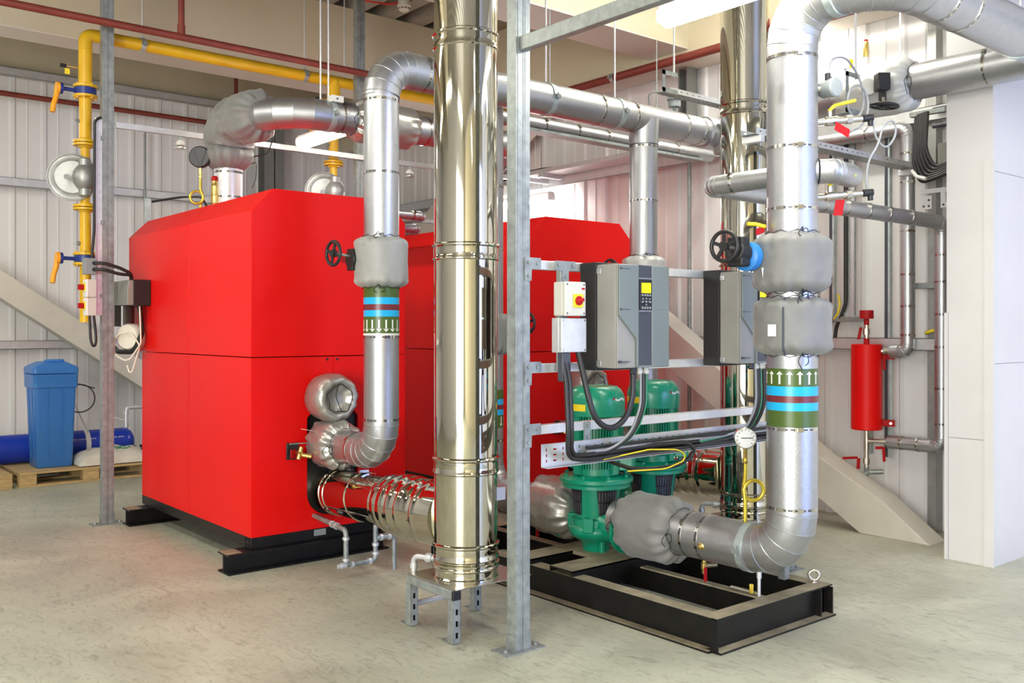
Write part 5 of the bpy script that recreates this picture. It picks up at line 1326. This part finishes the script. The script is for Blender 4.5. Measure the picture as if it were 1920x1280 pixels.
for z in (1.21, 0.735):
    MB().obox((vx + 0.06, vy - 0.115, z), (0.25, -1, 0), (0, 0, 1), (1, 0.25, 0), 0.06, 0.024, 0.004).build('mounting_ear', 'tag_red', t, bevel=0.002)
    MB().cyl((vx + 0.068, vy - 0.145, z), (vx + 0.05, vy - 0.155, z), 0.010, n=6).build('ear_bolt', 'nickel', t)
MB().cyl((vx + 0.02, vy - 0.09, 1.245), (6.30, 3.44, 1.245), 0.017, n=16).cyl((6.288, 3.47, 1.245), (6.30, 3.43, 1.245), 0.026, n=8).build('inlet_valve', 'nickel', t)
MB().obox((6.24, 3.44, 1.165), (0, 0.05, 1), (0.77, -0.64, 0), (0.64, 0.77, 0), 0.05, 0.010, 0.003).build('handle', 'tag_red', t, bevel=0.002)
mb = MB().cyl((vx, vy, 0.684), (vx, vy, 0.64), 0.018, n=16).cyl((vx, vy, 0.64), (vx, vy, 0.54), 0.021, n=18).cyl((vx, vy - 0.01, 0.605), (6.30, 3.40, 0.605), 0.016, n=14).cyl((6.282, 3.46, 0.605), (6.295, 3.41, 0.605), 0.024, n=8)
mb.cyl((vx, vy, 0.54), (vx, vy, 0.40), 0.018, n=16).cyl((vx, vy, 0.48), (vx, vy, 0.44), 0.024, n=8); mb.build('outlet_valve', 'nickel', t)
MB().sweep(smooth_path([(vx, vy, 0.415), (vx, vy, 0.39), (vx - 0.03, vy - 0.03, 0.385), (vx - 0.06, vy - 0.01, 0.36), (vx - 0.06, vy - 0.008, 0.325)], 0.02), 0.019, 14).cyl((vx - 0.03, vy - 0.02, 0.385), (vx + 0.03, vy - 0.11, 0.392), 0.017, n=14).build('drain_elbow', 'galv', t)
MB().obox((6.235, 3.44, 0.52), (0, 0.05, 1), (0.77, -0.64, 0), (0.64, 0.77, 0), 0.05, 0.010, 0.003).obox((6.23, 3.47, 0.565), (0.77, -0.64, 0), (0, 0, 1), (0.64, 0.77, 0), 0.03, 0.010, 0.003).build('handle', 'tag_red', t, bevel=0.002)
MB().obox((6.20, 3.68, 0.475), (0.77, -0.64, 0.03), (0, 0, 1), (0.64, 0.77, 0), 0.055, 0.009, 0.003).obox((6.21, 3.62, 0.44), (0.1, 0, 1), (0.77, -0.64, 0), (0.64, 0.77, 0), 0.038, 0.012, 0.003).build('handle', 'tag_red', t, bevel=0.002)
def wall_strut(label, y, z0, z1, x=6.40, w=0.041, m='galv_green', slots=False):
    mb = MB().use(m).box(x - 0.02, x + 0.02, y - w / 2, y + w / 2, z0, z1)
    mb.use('inv_dark').box(x - 0.0215, x - 0.0195, y - w / 2 + 0.014, y + w / 2 - 0.004, z0, z1) if not slots else None
    return tag(mb.build('wall_strut', None, bevel=0.002), label, 'strut', 'upright struts on the right wall')
wall_strut('upright strut on the right wall carrying the red vessel', 3.475, 0.49, 3.2, 6.36)
wall_strut('upright strut on the right wall just right of the thick riser', 3.94, 1.45, 3.3, 6.40)
wall_strut('short upright strut at the lower left of the red vessel', 3.62, 0.50, 1.20, 6.36)
t = thing('cable_tray', 'upright slotted cable tray with black cables left of the red vessel', 'cable tray', (6.38, 3.78, 1.5))
holes = [(0.035, 0.047, 0.03 + k * 0.07, 0.055 + k * 0.07) for k in range(26)]
MB().slotted((6.39, 3.83, 1.47), (0, -1, 0), (0, 0, 1), 0.085, 1.86, holes, -0.0015).build('tray_plate', 'galv_bright', t, smooth=False)
for y in (3.744, 3.829): MB().box(6.365, 6.391, y, y + 0.0015, 1.47, 3.33).build('tray_lip', 'galv', t)
cable('cable', 'thick black cable running down the upright tray left of the red vessel', [(6.375, 3.815, 3.33), (6.375, 3.815, 1.6), (6.37, 3.85, 1.50), (6.38, 3.90, 1.42), (6.38, 3.91, 1.33)], 0.014)
cable('cable', 'yellow lead tied to the upright tray left of the red vessel', [(6.372, 3.88, 1.66), (6.37, 3.86, 1.60), (6.36, 3.87, 1.52), (6.365, 3.91, 1.475)], 0.008, 'yellow_plain')
rail('strut_rail', 'short slotted strut low on the right wall beside the thick riser', (6.38, 4.20, 1.475), (6.38, 3.68, 1.475), 'galv', slots=False)
t = thing('tool_roll', 'yellow coiled strap lying on the wall rail right of the red vessel', 'strap', (6.36, 3.15, 1.35))
MB().torus((6.38, 3.16, 1.385), (0, 0.3, 1), 0.045, 0.012, 24, 10).build('coil', 'yellow_plain', t)
t = rail('strut_rail', 'slotted strut joining the two slim silver pipes on the right wall', (6.36, 3.28, 1.70), (6.36, 2.95, 1.70), 'galv', slots=False)
t = tag(MB().box(6.30, 6.345, 3.07, 3.10, 1.655, 1.735).build('pipe_clip', 'galv', bevel=0.003), 'grey clip holding the rightmost slim silver pipe', 'bracket')
tag(MB().cyl((6.37, 5.30, 0), (6.37, 5.30, 3.0), 0.016, n=14).build('conduit', 'galv'), 'thin upright conduit on the right wall beside the far steel flue', 'conduit')
tag(MB().cyl((3.52, 10.62, 0.0), (3.52, 10.62, 3.6), 0.013, n=12).build('conduit', 'galv'), 'thin upright conduit on the back wall above the left boiler', 'conduit')

# ================================================================== BIG PIPE RUN AT THE RIGHT
QX, QZ, QR = 5.56, 2.905, 0.108
yr = pipe_run('insulated_pipe', 'thick silver pipe coming in at the right edge above the white column', 'pipe', [(QX, 0.6, QZ), (QX, 4.12, QZ), (QX, 4.12, ZC - 0.002)], QR, 0.18, straps=[((QX, y, QZ), (0, 1, 0)) for y in (2.42, 1.9, 3.55, 3.8)], loc=(QX, 2.4, QZ))
t = thing('valve_jacket', 'bulging silver-white jacketed valve on the thick pipe near the white column', 'insulated valve', (QX, 3.1, QZ))
jacket(t, (QX, 2.86, QZ), (QX, 3.36, QZ - 0.01), 0.168, 0.110, 'fabric_white', seed=5.5, lump=0.016, gather=0.02, end=0.20)
drawstring(t, (QX, 2.855, QZ), (0, 1, 0), 0.116, 3, hang=0.10)
hw = handwheel(t, (5.31, 2.93, 2.735), (0.05, -0.1, 1), 0.088, spokes=5)
MB().cyl((5.31, 2.93, 2.735), (5.33, 2.95, 2.83), 0.010, n=12).build('spindle', 'nickel', t)
MB().obox((5.335, 2.955, 2.885), (0.8, -0.6, 0), (0.6, 0.8, 0), (0, 0, 1), 0.038, 0.035, 0.052).obox((5.33, 2.95, 2.80), (1, 0, 0), (0, 1, 0), (0, 0, 1), 0.018, 0.018, 0.03).build('gearbox', 'black', t, bevel=0.006)
MB().lathe([(0.05, 0), (0.055, 0.02), (0.05, 0.04), (0.02, 0.045)], (5.34, 3.06, 2.87), (-0.7, -0.7, 0.05), 24).build('position_disc', 'white_plastic', t)
MB().cyl((QX, 3.19, 3.06), (QX, 3.19, 3.14), 0.014, n=12).build('sprinkler_stem', 'white_plastic', t)
MB().lathe([(0.016, 0), (0.018, 0.03), (0.018, 0.09), (0.012, 0.10)], (QX, 3.19, 3.13), (0, 0, 1), 14).build('thermometer_pocket', 'brass', t)
MB().lathe([(0.013, 0), (0.013, 0.012)], (QX, 3.19, 3.228), (0, 0, 1), 12).build('pocket_cap', 'tag_red', t)
MB().obox((QX, 3.29, 3.09), (0, 0, 1), (0.77, -0.64, 0), (0.64, 0.77, 0), 0.05, 0.012, 0.004).build('lever', 'yellow_plain', t, bevel=0.002)
tag(MB().cyl((QX + 0.02, 2.97, 3.08), (QX + 0.02, 2.97, ZC), 0.006, n=8).build('hanger_rod', 'white_plastic'), 'thin white hanger rod above the silver-white valve jacket', 'rod')
# temperature head and its cable on the thick riser
t = thing('temperature_sensor', 'round grey sensor head screwed into the thick riser', 'sensor', (3.80, 2.40, 2.49))
d = V((0.70, -0.71, 0.0))
sb = V((RX, RY, 2.485)) + d * 0.108
MB().cyl(sb, sb + d * 0.03, 0.014, n=14).build('stem', 'nickel', t)
dd = V((-0.15, -0.99, -0.05)).normalized(); c = sb + d * 0.055
MB().lathe([(0.0001, -0.045), (0.034, -0.043), (0.040, -0.03), (0.040, 0.015), (0.044, 0.018), (0.044, 0.038), (0.038, 0.045), (0.0001, 0.047)], c, dd, 32).build('head', 'sensor_grey', t)
MB().cyl(c + V((-0.01, 0, 0.036)), c + V((-0.012, 0, 0.066)), 0.013, n=12).build('gland', 'rubber', t)
MB().obox(c + V((-0.025, -0.028, -0.005)), (0.95, 0.3, 0), (0, 0, 1), (0.3, -0.95, 0), 0.007, 0.009, 0.003).build('mark', 'black', t)
cable('sensor_cable', 'grey coiled cable arching from the sensor head over the thick pipe valve', [c + V((-0.012, 0, 0.066)), c + V((0.02, 0, 0.14)), c + V((0.14, 0, 0.17)), c + V((0.30, 0.02, 0.10)), c + V((0.36, 0.03, -0.02)), c + V((0.28, 0.03, -0.10)), c + V((0.18, 0.02, -0.06)), c + V((0.18, 0.01, 0.03)), c + V((0.27, 0.0, 0.07)), c + V((0.35, 0.0, -0.01)), c + V((0.30, 0.0, -0.12)), c + V((0.20, 0.02, -0.17))], 0.005, 'cable_grey', R=0.07)
def ball_valve(z, label, tilt):
    t = thing('ball_valve', label, 'valve', (3.80, 2.42, z), 'ball valves on the thick riser')
    d = V((0.80, -0.58, 0.10)).normalized(); a = V((RX, RY, z)) + d * 0.106
    MB().cyl(a, a + d * 0.05, 0.014, n=14).cyl(a + d * 0.05, a + d * 0.10, 0.021, n=16).cyl(a + d * 0.10, a + d * 0.22, 0.015, n=14).cyl(a + d * 0.145, a + d * 0.17, 0.021, n=8).build('body', 'nickel', t)
    MB().cyl(a + d * 0.225, a + d * 0.27, 0.017, n=14).cyl(a + d * 0.26 + V((0, 0, 0.01)), a + d * 0.26 - V((0, 0, 0.035)), 0.012, n=12).build('transmitter', 'black', t)
    MB().cyl(a + d * 0.07 + V((0, 0, 0.018)), a + d * 0.07 + V((0, 0, 0.045)), 0.010, n=10).build('spindle', 'nickel', t)
    mb = MB(); mb.sweep(smooth_path([a + d * 0.065 + V((0, 0, 0.045)), a + d * 0.09 + V((0, 0, 0.07)), a + d * 0.19 + V((0, 0, 0.085))], 0.03), 0.008, 10); mb.build('lever', 'yellow_plain', t)
    MB().obox(a + d * (0.10 if tilt else 0.085) + V((0.0, -0.03, -0.055 if not tilt else -0.045)), (0.85, -0.5, -0.5 if tilt else 0.05), (0.3, 0, 1), (0.5, 0.85, 0), 0.038 if tilt else 0.022, 0.020 if tilt else 0.038, 0.0012).build('tag_plate', 'tag_red', t)
    return t
ball_valve(2.325, 'upper brass ball valve with tilted red tag on the thick riser', True); ball_valve(1.985, 'lower brass ball valve with hanging red tag on the thick riser', False)
cable('sensor_cable', 'grey cable looping between the two ball valves on the thick riser', [(4.005, 2.26, 2.345), (4.02, 2.26, 2.27), (4.08, 2.24, 2.22), (4.14, 2.22, 2.30), (4.11, 2.22, 2.37), (4.05, 2.24, 2.33), (4.03, 2.25, 2.24), (3.98, 2.27, 2.17), (3.97, 2.28, 2.06), (4.00, 2.27, 2.0)], 0.005, 'cable_grey', R=0.05)
tag(MB().obox((3.575, 2.565, 1.845), (0.8, -0.5, 0.4), (0, 0, 1), (0.5, 0.8, 0), 0.022, 0.016, 0.006).build('red_lever', 'tag_red', bevel=0.002), 'small red lever on the left of the thick riser above its upper jacket', 'lever')
tag(MB().sweep(smooth_path([(3.59, 2.55, 1.862), (3.545, 2.57, 1.872), (3.51, 2.585, 1.872)], 0.03), 0.009, 10).build('yellow_lever', 'yellow_plain'), 'small yellow lever on the left of the thick riser above its upper jacket', 'lever')

# trays and brackets at the right
t = thing('cable_tray', 'perforated cable tray sloping off to the right behind the thick riser', 'cable tray', (5.6, 3.25, 2.5))
holes = [(0.03 + k * 0.05, 0.05 + k * 0.05, v, v + 0.008) for k in range(40) for v in (0.03, 0.065)]
MB().slotted((4.42, 3.20, 2.495), (1, 0, 0), (0, 1, 0), 2.05, 0.10, holes).build('tray_plate', 'galv', t, smooth=False)
holes = [(0.03 + k * 0.06, 0.05 + k * 0.06, 0.016, 0.023) for k in range(33)]
for y in (3.199, 3.30): MB().slotted((4.42, y, 2.495), (1, 0, 0), (0, 0, 1), 2.05, 0.036, holes, -0.0015).build('tray_lip', 'galv_bright', t, smooth=False)
MB().box(4.45, 4.49, 3.19, 3.32, 2.455, 2.4945).build('support', 'galv_bright', t, bevel=0.003)
MB().box(6.2, 6.24, 3.19, 3.32, 2.455, 2.4945).build('support', 'galv_bright', t, bevel=0.003)
def c_bracket(label, x, y, z0, z1, w, zr):
    t = thing('tray_hanger', label, 'bracket', (x, y, z0), 'C-shaped tray hangers')
    s = 0.028
    MB().box(x, x + s, y, y + 0.004, z0, z1).box(x, x + w, y, y + 0.004, z1 - s, z1).box(x, x + w, y, y + 0.004, z0, z0 + s).box(x, x + w, y, y + 0.06, z0 - 0.004, z0).build('frame', 'galv', t)
    MB().cyl((x + w * 0.85, y + 0.015, z1 - s), (x + w * 0.85, y + 0.015, zr), 0.006, n=10).build('threaded_rod', 'galv_bright', t)
c_bracket('C-shaped tray hanger above the return main', 4.64, 4.08, 2.94, 3.08, 0.15, ZC)
c_bracket('C-shaped tray hanger right of the thick riser', 4.98, 2.98, 2.66, 2.90, 0.15, ZC)
t = thing('cable_tray', 'short perforated tray end on the C-shaped hanger above the return main', 'cable tray', (5.0, 4.1, 2.95))
holes = [(0.03 + k * 0.05, 0.05 + k * 0.05, v, v + 0.008) for k in range(11) for v in (0.025, 0.055)]
MB().slotted((4.72, 4.085, 2.945), (1, 0, 0), (0, 1, 0), 0.62, 0.085, holes).build('tray_plate', 'galv', t, smooth=False)
for y in (4.084, 4.17): MB().slotted((4.72, y, 2.945), (1, 0, 0), (0, 0, 1), 0.62, 0.034, [(0.04 + k * 0.06, 0.06 + k * 0.06, 0.014, 0.021) for k in range(9)], -0.0015).build('tray_lip', 'galv_bright', t, smooth=False)
t = thing('flow_sensor', 'round white sensor head on top of the return main', 'sensor', (5.28, HY, HZ + HR))
MB().lathe([(0.012, 0), (0.012, 0.035), (0.042, 0.037), (0.045, 0.06), (0.042, 0.085), (0.055, 0.088), (0.055, 0.105), (0.035, 0.12), (0.0001, 0.12)], (5.28, HY, HZ + HR - 0.002), (0, 0, 1), 28).build('head', 'sensor_grey', t)
cable('sensor_cable', 'thin cable arching from the return main up to the C-shaped hanger', [(4.98, HY - 0.03, HZ + 0.10), (4.93, HY - 0.06, HZ + 0.17), (4.85, 4.2, 3.0), (4.80, 4.12, 2.96)], 0.005, 'cable_grey')
t = thing('end_valve', 'black gauge-like valve head at the far end of the return main', 'valve', (5.72, HY, HZ))
MB().lathe([(0.045, 0), (0.05, 0.01), (0.05, 0.03), (0.04, 0.035)], (5.72, HY - 0.13, HZ + 0.07), (-0.6, -0.8, 0), 24).build('head', 'black', t)
MB().cyl((5.70, HY - 0.158, HZ + 0.07), (5.698, HY - 0.162, HZ + 0.07), 0.034, n=24).build('dial', 'tank_white', t)
MB().box(5.70, 5.78, HY - 0.13, HY - 0.02, HZ - 0.16, HZ + 0.03).build('body', 'inv_side', t, bevel=0.008)
handwheel(t, (5.73, HY - 0.13, HZ - 0.19), (0, 0, 1), 0.06, spokes=4)
# cable coil and boxes near the white column
t = thing('cable_coil', 'hanging coil of thick black cables left of the white column', 'cable', (6.1, 3.0, 2.5))
for k in range(6):
    y0 = 3.165 - 0.020 * k
    cable('cable', None, [(6.15 - 0.01 * k, y0 - 0.005, 2.84), (6.12 - 0.008 * k, y0, 2.52 + 0.012 * k), (6.11, y0 - 0.05, 2.375 + 0.018 * k), (6.08, y0 - 0.15, 2.385 + 0.018 * k), (6.05, 2.86 - 0.01 * k, 2.42 + 0.018 * k), (6.05, 2.80, 2.46 + 0.018 * k)], 0.013, R=0.12, parent=t)
MB().sweep(smooth_path([(6.09, 3.16, 2.46), (6.07, 3.12, 2.415), (6.06, 3.05, 2.39)], 0.05), 0.012, 8).build('paper_tag', 'white_plastic', t)
MB().box(6.13, 6.17, 2.96, 3.20, 2.83, 2.86).build('support_clip', 'galv', t)
t = thing('wall_bracket', 'slotted brackets bolted below the coil of black cables', 'bracket', (6.25, 3.1, 2.25))
MB().box(6.22, 6.24, 2.90, 3.17, 2.315, 2.345).build('arm', 'galv_bright', t); MB().box(6.22, 6.224, 3.09, 3.165, 2.21, 2.30).build('plate', 'galv_bright', t); MB().box(6.22, 6.224, 2.93, 3.03, 2.21, 2.25).box(6.22, 6.224, 2.995, 3.03, 2.25, 2.315).build('plate', 'galv_bright', t, smooth=False)
for y, z in ((3.11, 2.23), (3.145, 2.23), (3.11, 2.27), (2.96, 2.23), (3.01, 2.23)): MB().cyl((6.2185, y, z), (6.2195, y, z), 0.008, n=10).build('bolt', 'inv_dark', t)
t = thing('junction_box', 'grey electrical box partly hidden by the white column', 'junction box', (6.35, 2.98, 2.5))
MB().box(6.30, 6.46, 2.86, 3.09, 2.47, 2.66).build('enclosure', 'inv_side', t, bevel=0.004)
for z in (2.90, 2.79): tag(MB().cyl((6.30, 2.76, z), (6.30, 3.12, z - 0.01), 0.017, n=14).build('conduit', 'inv_dark'), ['dark conduit just under the thick pipe beside the white column', 'lower dark conduit beside the white column'][z < 2.85], 'conduit')
# black cables on the ladder along the right wall
t = thing('cable_tray', 'cable tray heaped with black cables along the right wall above the second boiler', 'cable tray', (6.15, 6.5, 2.92))
MB().box(6.06, 6.30, 5.0, 7.25, 2.915, 2.918).box(6.06, 6.0615, 5.0, 7.25, 2.918, 2.955).build('tray_plate', 'galv_bright', t)
for k in range(5): cable('cable', None, [(6.08 + 0.035 * k, 5.0, 2.935), (6.08 + 0.035 * k, 6.6, 2.935 + 0.004 * (k % 2)), (6.10 + 0.03 * k, 6.9, 2.96), (6.07 + 0.03 * k, 7.12, 2.95), (6.02 + 0.03 * k, 7.4, 2.90)], 0.016, R=0.1, parent=t)
MB().box(6.03, 6.32, 6.85, 6.89, 2.874, 2.9145).build('support', 'galv_bright', t)
rail('strut_rail', 'low strut bar with holes behind the second boiler gauge', (4.7, 7.6, 2.45), (6.3, 7.6, 2.45), 'galv', slots=False)
pipe_run('insulated_pipe', 'thin silver pipe behind the left boiler top right corner, upper of two', 'pipe', [(3.5, 6.15, 2.285), (4.20, 6.15, 2.285), (4.20, 7.3, 2.285)], 0.036, 0.08, straps=[((4.08, 6.15, 2.285), (1, 0, 0))])
pipe_run('insulated_pipe', 'thin silver pipe behind the left boiler top right corner, lower of two', 'pipe', [(3.62, 6.3, 2.20), (4.25, 6.3, 2.20), (4.25, 7.3, 2.20)], 0.036, 0.08)
tag(MB().box(2.48, 2.52, 7.46, 7.50, 0, 2.42).build('wall_strut', 'galv_green', bevel=0.002), 'dark upright strut end showing over the left boiler rear edge', 'strut')
cable('cable', 'black cable sagging from the upright strut to the gauge on the left boiler', [(2.53, 7.47, 2.395), (2.70, 7.3, 2.43), (2.74, 7.0, 2.40), (2.70, 6.8, 2.31), (2.68, 6.7, 2.235)], 0.009)

# ================================================================== BRINE TANK CORNER
def pallet(x0, label):
    y0, y1, L = 9.17, 10.02, 1.2
    t = thing('pallet', label, 'pallet', (x0, y0, 0), 'wooden pallets')
    for k in range(3):
        yb = y0 + (0.0, 0.375, 0.75)[k]
        MB().box(x0, x0 + L, yb, yb + 0.10, 0, 0.018).build('base_board', 'wood', t, bevel=0.002)
        for j in range(3):
            xb = x0 + (0.0, 0.53, 1.06)[j]; MB().box(xb, xb + 0.14, yb, yb + 0.10, 0.0185, 0.0935).build('block', 'wood', t, bevel=0.003)
    for j in range(3):
        xb = x0 + (0.0, 0.53, 1.06)[j]; MB().box(xb, xb + 0.14, y0, y1 - 0.003, 0.094, 0.111).build('stringer_board', 'wood', t, bevel=0.002)
    n = 6
    for k in range(n):
        yb = y0 - 0.005 + k * (0.857 - 0.13) / (n - 1); MB().box(x0, x0 + L, yb, yb + 0.125, 0.1115, 0.1295).build('deck_board', 'wood', t, bevel=0.002)
    return t
pallet(1.955, 'wooden pallet under the blue brine tank and white bag'); pallet(0.70, 'wooden pallet cut off by the left edge of the picture')
t = thing('brine_tank', 'light blue square plastic brine tank with a lid on the pallet', 'tank', (2.295, 9.50, 0.13))
def rring(cx, cy, h, z, cr, n=6):
    out = []
    for qx, qy, a0 in ((1, 1, 0), (-1, 1, PI / 2), (-1, -1, PI), (1, -1, 1.5 * PI)):
        for k in range(n + 1):
            a = a0 + PI / 2 * k / n; out.append((cx + qx * (h - cr) + cr * math.cos(a), cy + qy * (h - cr) + cr * math.sin(a), z))
    return out
def loft(mb, rings):
    n = len(rings[0]); idx = [mb.add(r) for r in rings]
    for a, b in zip(idx, idx[1:]):
        for k in range(n):
            k2 = (k + 1) % n; mb.face((a + k, a + k2, b + k2, b + k))
    mb.face([idx[0] + k for k in reversed(range(n))]); mb.face([idx[-1] + k for k in range(n)]); return mb
tx, ty = 2.295, 9.515
mb = MB(); loft(mb, [rring(tx, ty, h, z, 0.03) for h, z in ((0.145, 0.131), (0.153, 0.14), (0.178, 0.86), (0.180, 0.875))]); mb.build('body', 'blue_tank', t, ang=50)
mb = MB()
for k in (-0.4, 0.35):
    mb.obox((tx + k * 0.17, ty - 0.168, 0.53), (1, 0, 0), (0, -0.037, 1), (0, 1, 0.037), 0.004, 0.32, 0.004)
    mb.obox((tx - 0.168, ty + k * 0.17, 0.53), (0, 1, 0), (-0.037, 0, 1), (1, 0, 0.037), 0.004, 0.32, 0.004)
mb.build('rib', 'blue_tank', t)
mb = MB(); loft(mb, [rring(tx, ty, h, z, 0.032) for h, z in ((0.182, 0.862), (0.192, 0.868), (0.192, 0.965), (0.194, 0.968), (0.194, 0.985), (0.186, 0.99))]); mb.build('collar', 'blue_tank', t, ang=50)
mb = MB(); loft(mb, [rring(tx, ty, h, z, 0.032) for h, z in ((0.188, 0.993), (0.196, 0.995), (0.196, 1.045), (0.186, 1.056), (0.11, 1.100), (0.10, 1.102))]); mb.build('lid', 'blue_tank', t, ang=40)
MB().box(tx - 0.07, tx + 0.09, ty - 0.115, ty - 0.02, 1.095, 1.122).build('lid_handle', 'blue_tank', t, bevel=0.012)
t = thing('pressure_cylinder', 'long dark blue cylinder lying behind the light blue tank', 'cylinder', (2.2, 9.88, 0.27))
MB().lathe([(0.0001, 0), (0.06, 0.012), (0.11, 0.04), (0.133, 0.09), (0.136, 0.12), (0.136, 2.20), (0.133, 2.23), (0.11, 2.27), (0.06, 2.30), (0.0001, 2.305)], (0.85, 9.87, 0.268), (1, 0, 0), 48).build('shell', 'blue_drum', t)
mb = MB()
random.seed(3)
xx = 2.55
while xx < 3.02:
    w = random.uniform(0.008, 0.02); a = math.radians(205); 
    if abs(xx - 2.80) > 0.03:
        mb.obox((xx, 9.87 + 0.1372 * math.cos(a + 0.02), 0.268 - 0.1372 * math.sin(a) * 1.0), (1, 0, 0), (0, -math.sin(math.radians(25)), math.cos(math.radians(25))), (0, -1, 0.4), w / 2, random.uniform(0.006, 0.011), 0.001)
    xx += w + 0.006
mb.build('lettering', 'white', t)
tag(MB().sweep(smooth_path([(2.52, 9.70, 0.76), (2.60, 9.76, 0.60), (2.665, 9.80, 0.47), (2.68, 9.735, 0.40)], 0.05), 0.007, 10).build('tube', 'white_plastic'), 'thin white tube from the light blue tank down to the dark blue cylinder', 'tube')
mb = MB(); pts = []
for k in range(13):
    a = math.radians(100 + k * 11); pts.append((2.69, 9.87 + 0.139 * math.cos(a), 0.268 + 0.139 * math.sin(a)))
for a, b in zip(pts, pts[1:]): mb.bar(a, b, 0.045, 0.003, (1, 0, 0)) if False else mb.obox((V(a) + V(b)) / 2, (1, 0, 0), V(b) - V(a), V((1, 0, 0)).cross(V(b) - V(a)), 0.022, (V(b) - V(a)).length * 0.55, 0.0015)
tag(mb.build('lashing_strap', 'white_plastic'), 'white strap over the dark blue cylinder', 'strap')
t = thing('salt_bag', 'plump white bag of salt lying on the pallet beside the left strut post', 'bag', (2.86, 9.42, 0.13))
mb = MB(); nu, nv = 40, 26
def bagp(i, j, sgn):
    u = -1 + 2 * i / nu; v = -1 + 2 * j / nv
    e = max(0, (1 - abs(u) ** 3.2)) * max(0, (1 - abs(v) ** 2.6))
    h = 0.135 * e ** 0.5 * (1 + 0.16 * hnoise(u * 2.5, v * 2.5, 4)) + 0.012 * hnoise(u * 9, v * 9, 1) * e
    return V((2.80 + u * 0.335 + 0.01 * hnoise(v * 3, 2, 0), 9.42 + v * 0.215 + 0.012 * hnoise(u * 3, 5, 0), 0.138 + (max(h, 0) if sgn > 0 else -0.008 * e)))
for sgn in (1, -1):
    base = len(mb.v)
    for i in range(nu + 1):
        for j in range(nv + 1): mb.v.append(bagp(i, j, sgn))
    for i in range(nu):
        for j in range(nv):
            mb.face((base + i * (nv + 1) + j, base + (i + 1) * (nv + 1) + j, base + (i + 1) * (nv + 1) + j + 1, base + i * (nv + 1) + j + 1))
mb.build('sack', 'bag', t, ang=60)
mb = MB()
for k in range(16):
    u = 0.10 + 0.05 * (k % 8); v = -0.35 + 0.28 * (k // 8) + 0.05 * math.sin(k)
    i = (u + 1) / 2 * nu; j = (v + 1) / 2 * nv; q = bagp(i, j, 1)
    mb.obox(q + V((0, 0, 0.002)), (1, 0, 0), (0, 0.9, 0.4), (0, -0.4, 0.9), 0.006 + 0.003 * (k % 3), 0.012, 0.0015)
mb.build('printed_mark', 'bag_green', t)
tag(MB().torus((2.60, 9.72, 0.73), (0.30, 0.95, 0.05), 0.135, 0.006, 48, 8).sweep(smooth_path([(2.48, 9.68, 0.87), (2.60, 9.72, 0.868), (2.75, 9.76, 0.82)], 0.05), 0.006, 8).build('hose_coil', 'rubber'), 'black hose looped behind the light blue tank', 'hose')
t = thing('standpipe', 'grey standpipe with a black tap between the left boiler and back wall', 'pipe', (3.10, 9.95, 0))
MB().sweep(smooth_path([(3.50, 9.95, 0.60), (3.11, 9.95, 0.60), (3.11, 9.95, 0.0)], 0.04), 0.021, 16).build('pipe', 'galv_bright', t)
for z in (0.55, 0.42): MB().cyl((3.11, 9.95, z - 0.02), (3.11, 9.95, z + 0.02), 0.028, n=16).build('socket', 'galv_bright', t)
MB().cyl((3.08, 9.94, 0.22), (3.14, 9.92, 0.30), 0.045, n=12).cyl((3.11, 9.92, 0.13), (3.17, 9.92, 0.22), 0.04, n=12).build('tap', 'pvc_black', t)
MB().sweep(smooth_path([(3.11, 9.95, 0.46), (3.0, 9.93, 0.50), (2.9, 9.9, 0.505)], 0.05), 0.007, 8).build('tube', 'white_plastic', t)
t = thing('plastic_box', 'low dark grey box behind the left boiler', 'box', (3.36, 9.85, 0))
MB().box(3.22, 3.50, 9.66, 9.84, 0, 0.20).build('box', 'inv_dark', t, bevel=0.006)
MB().box(3.21, 3.51, 9.65, 9.85, 0.2005, 0.225).build('lid', 'black', t, bevel=0.004)
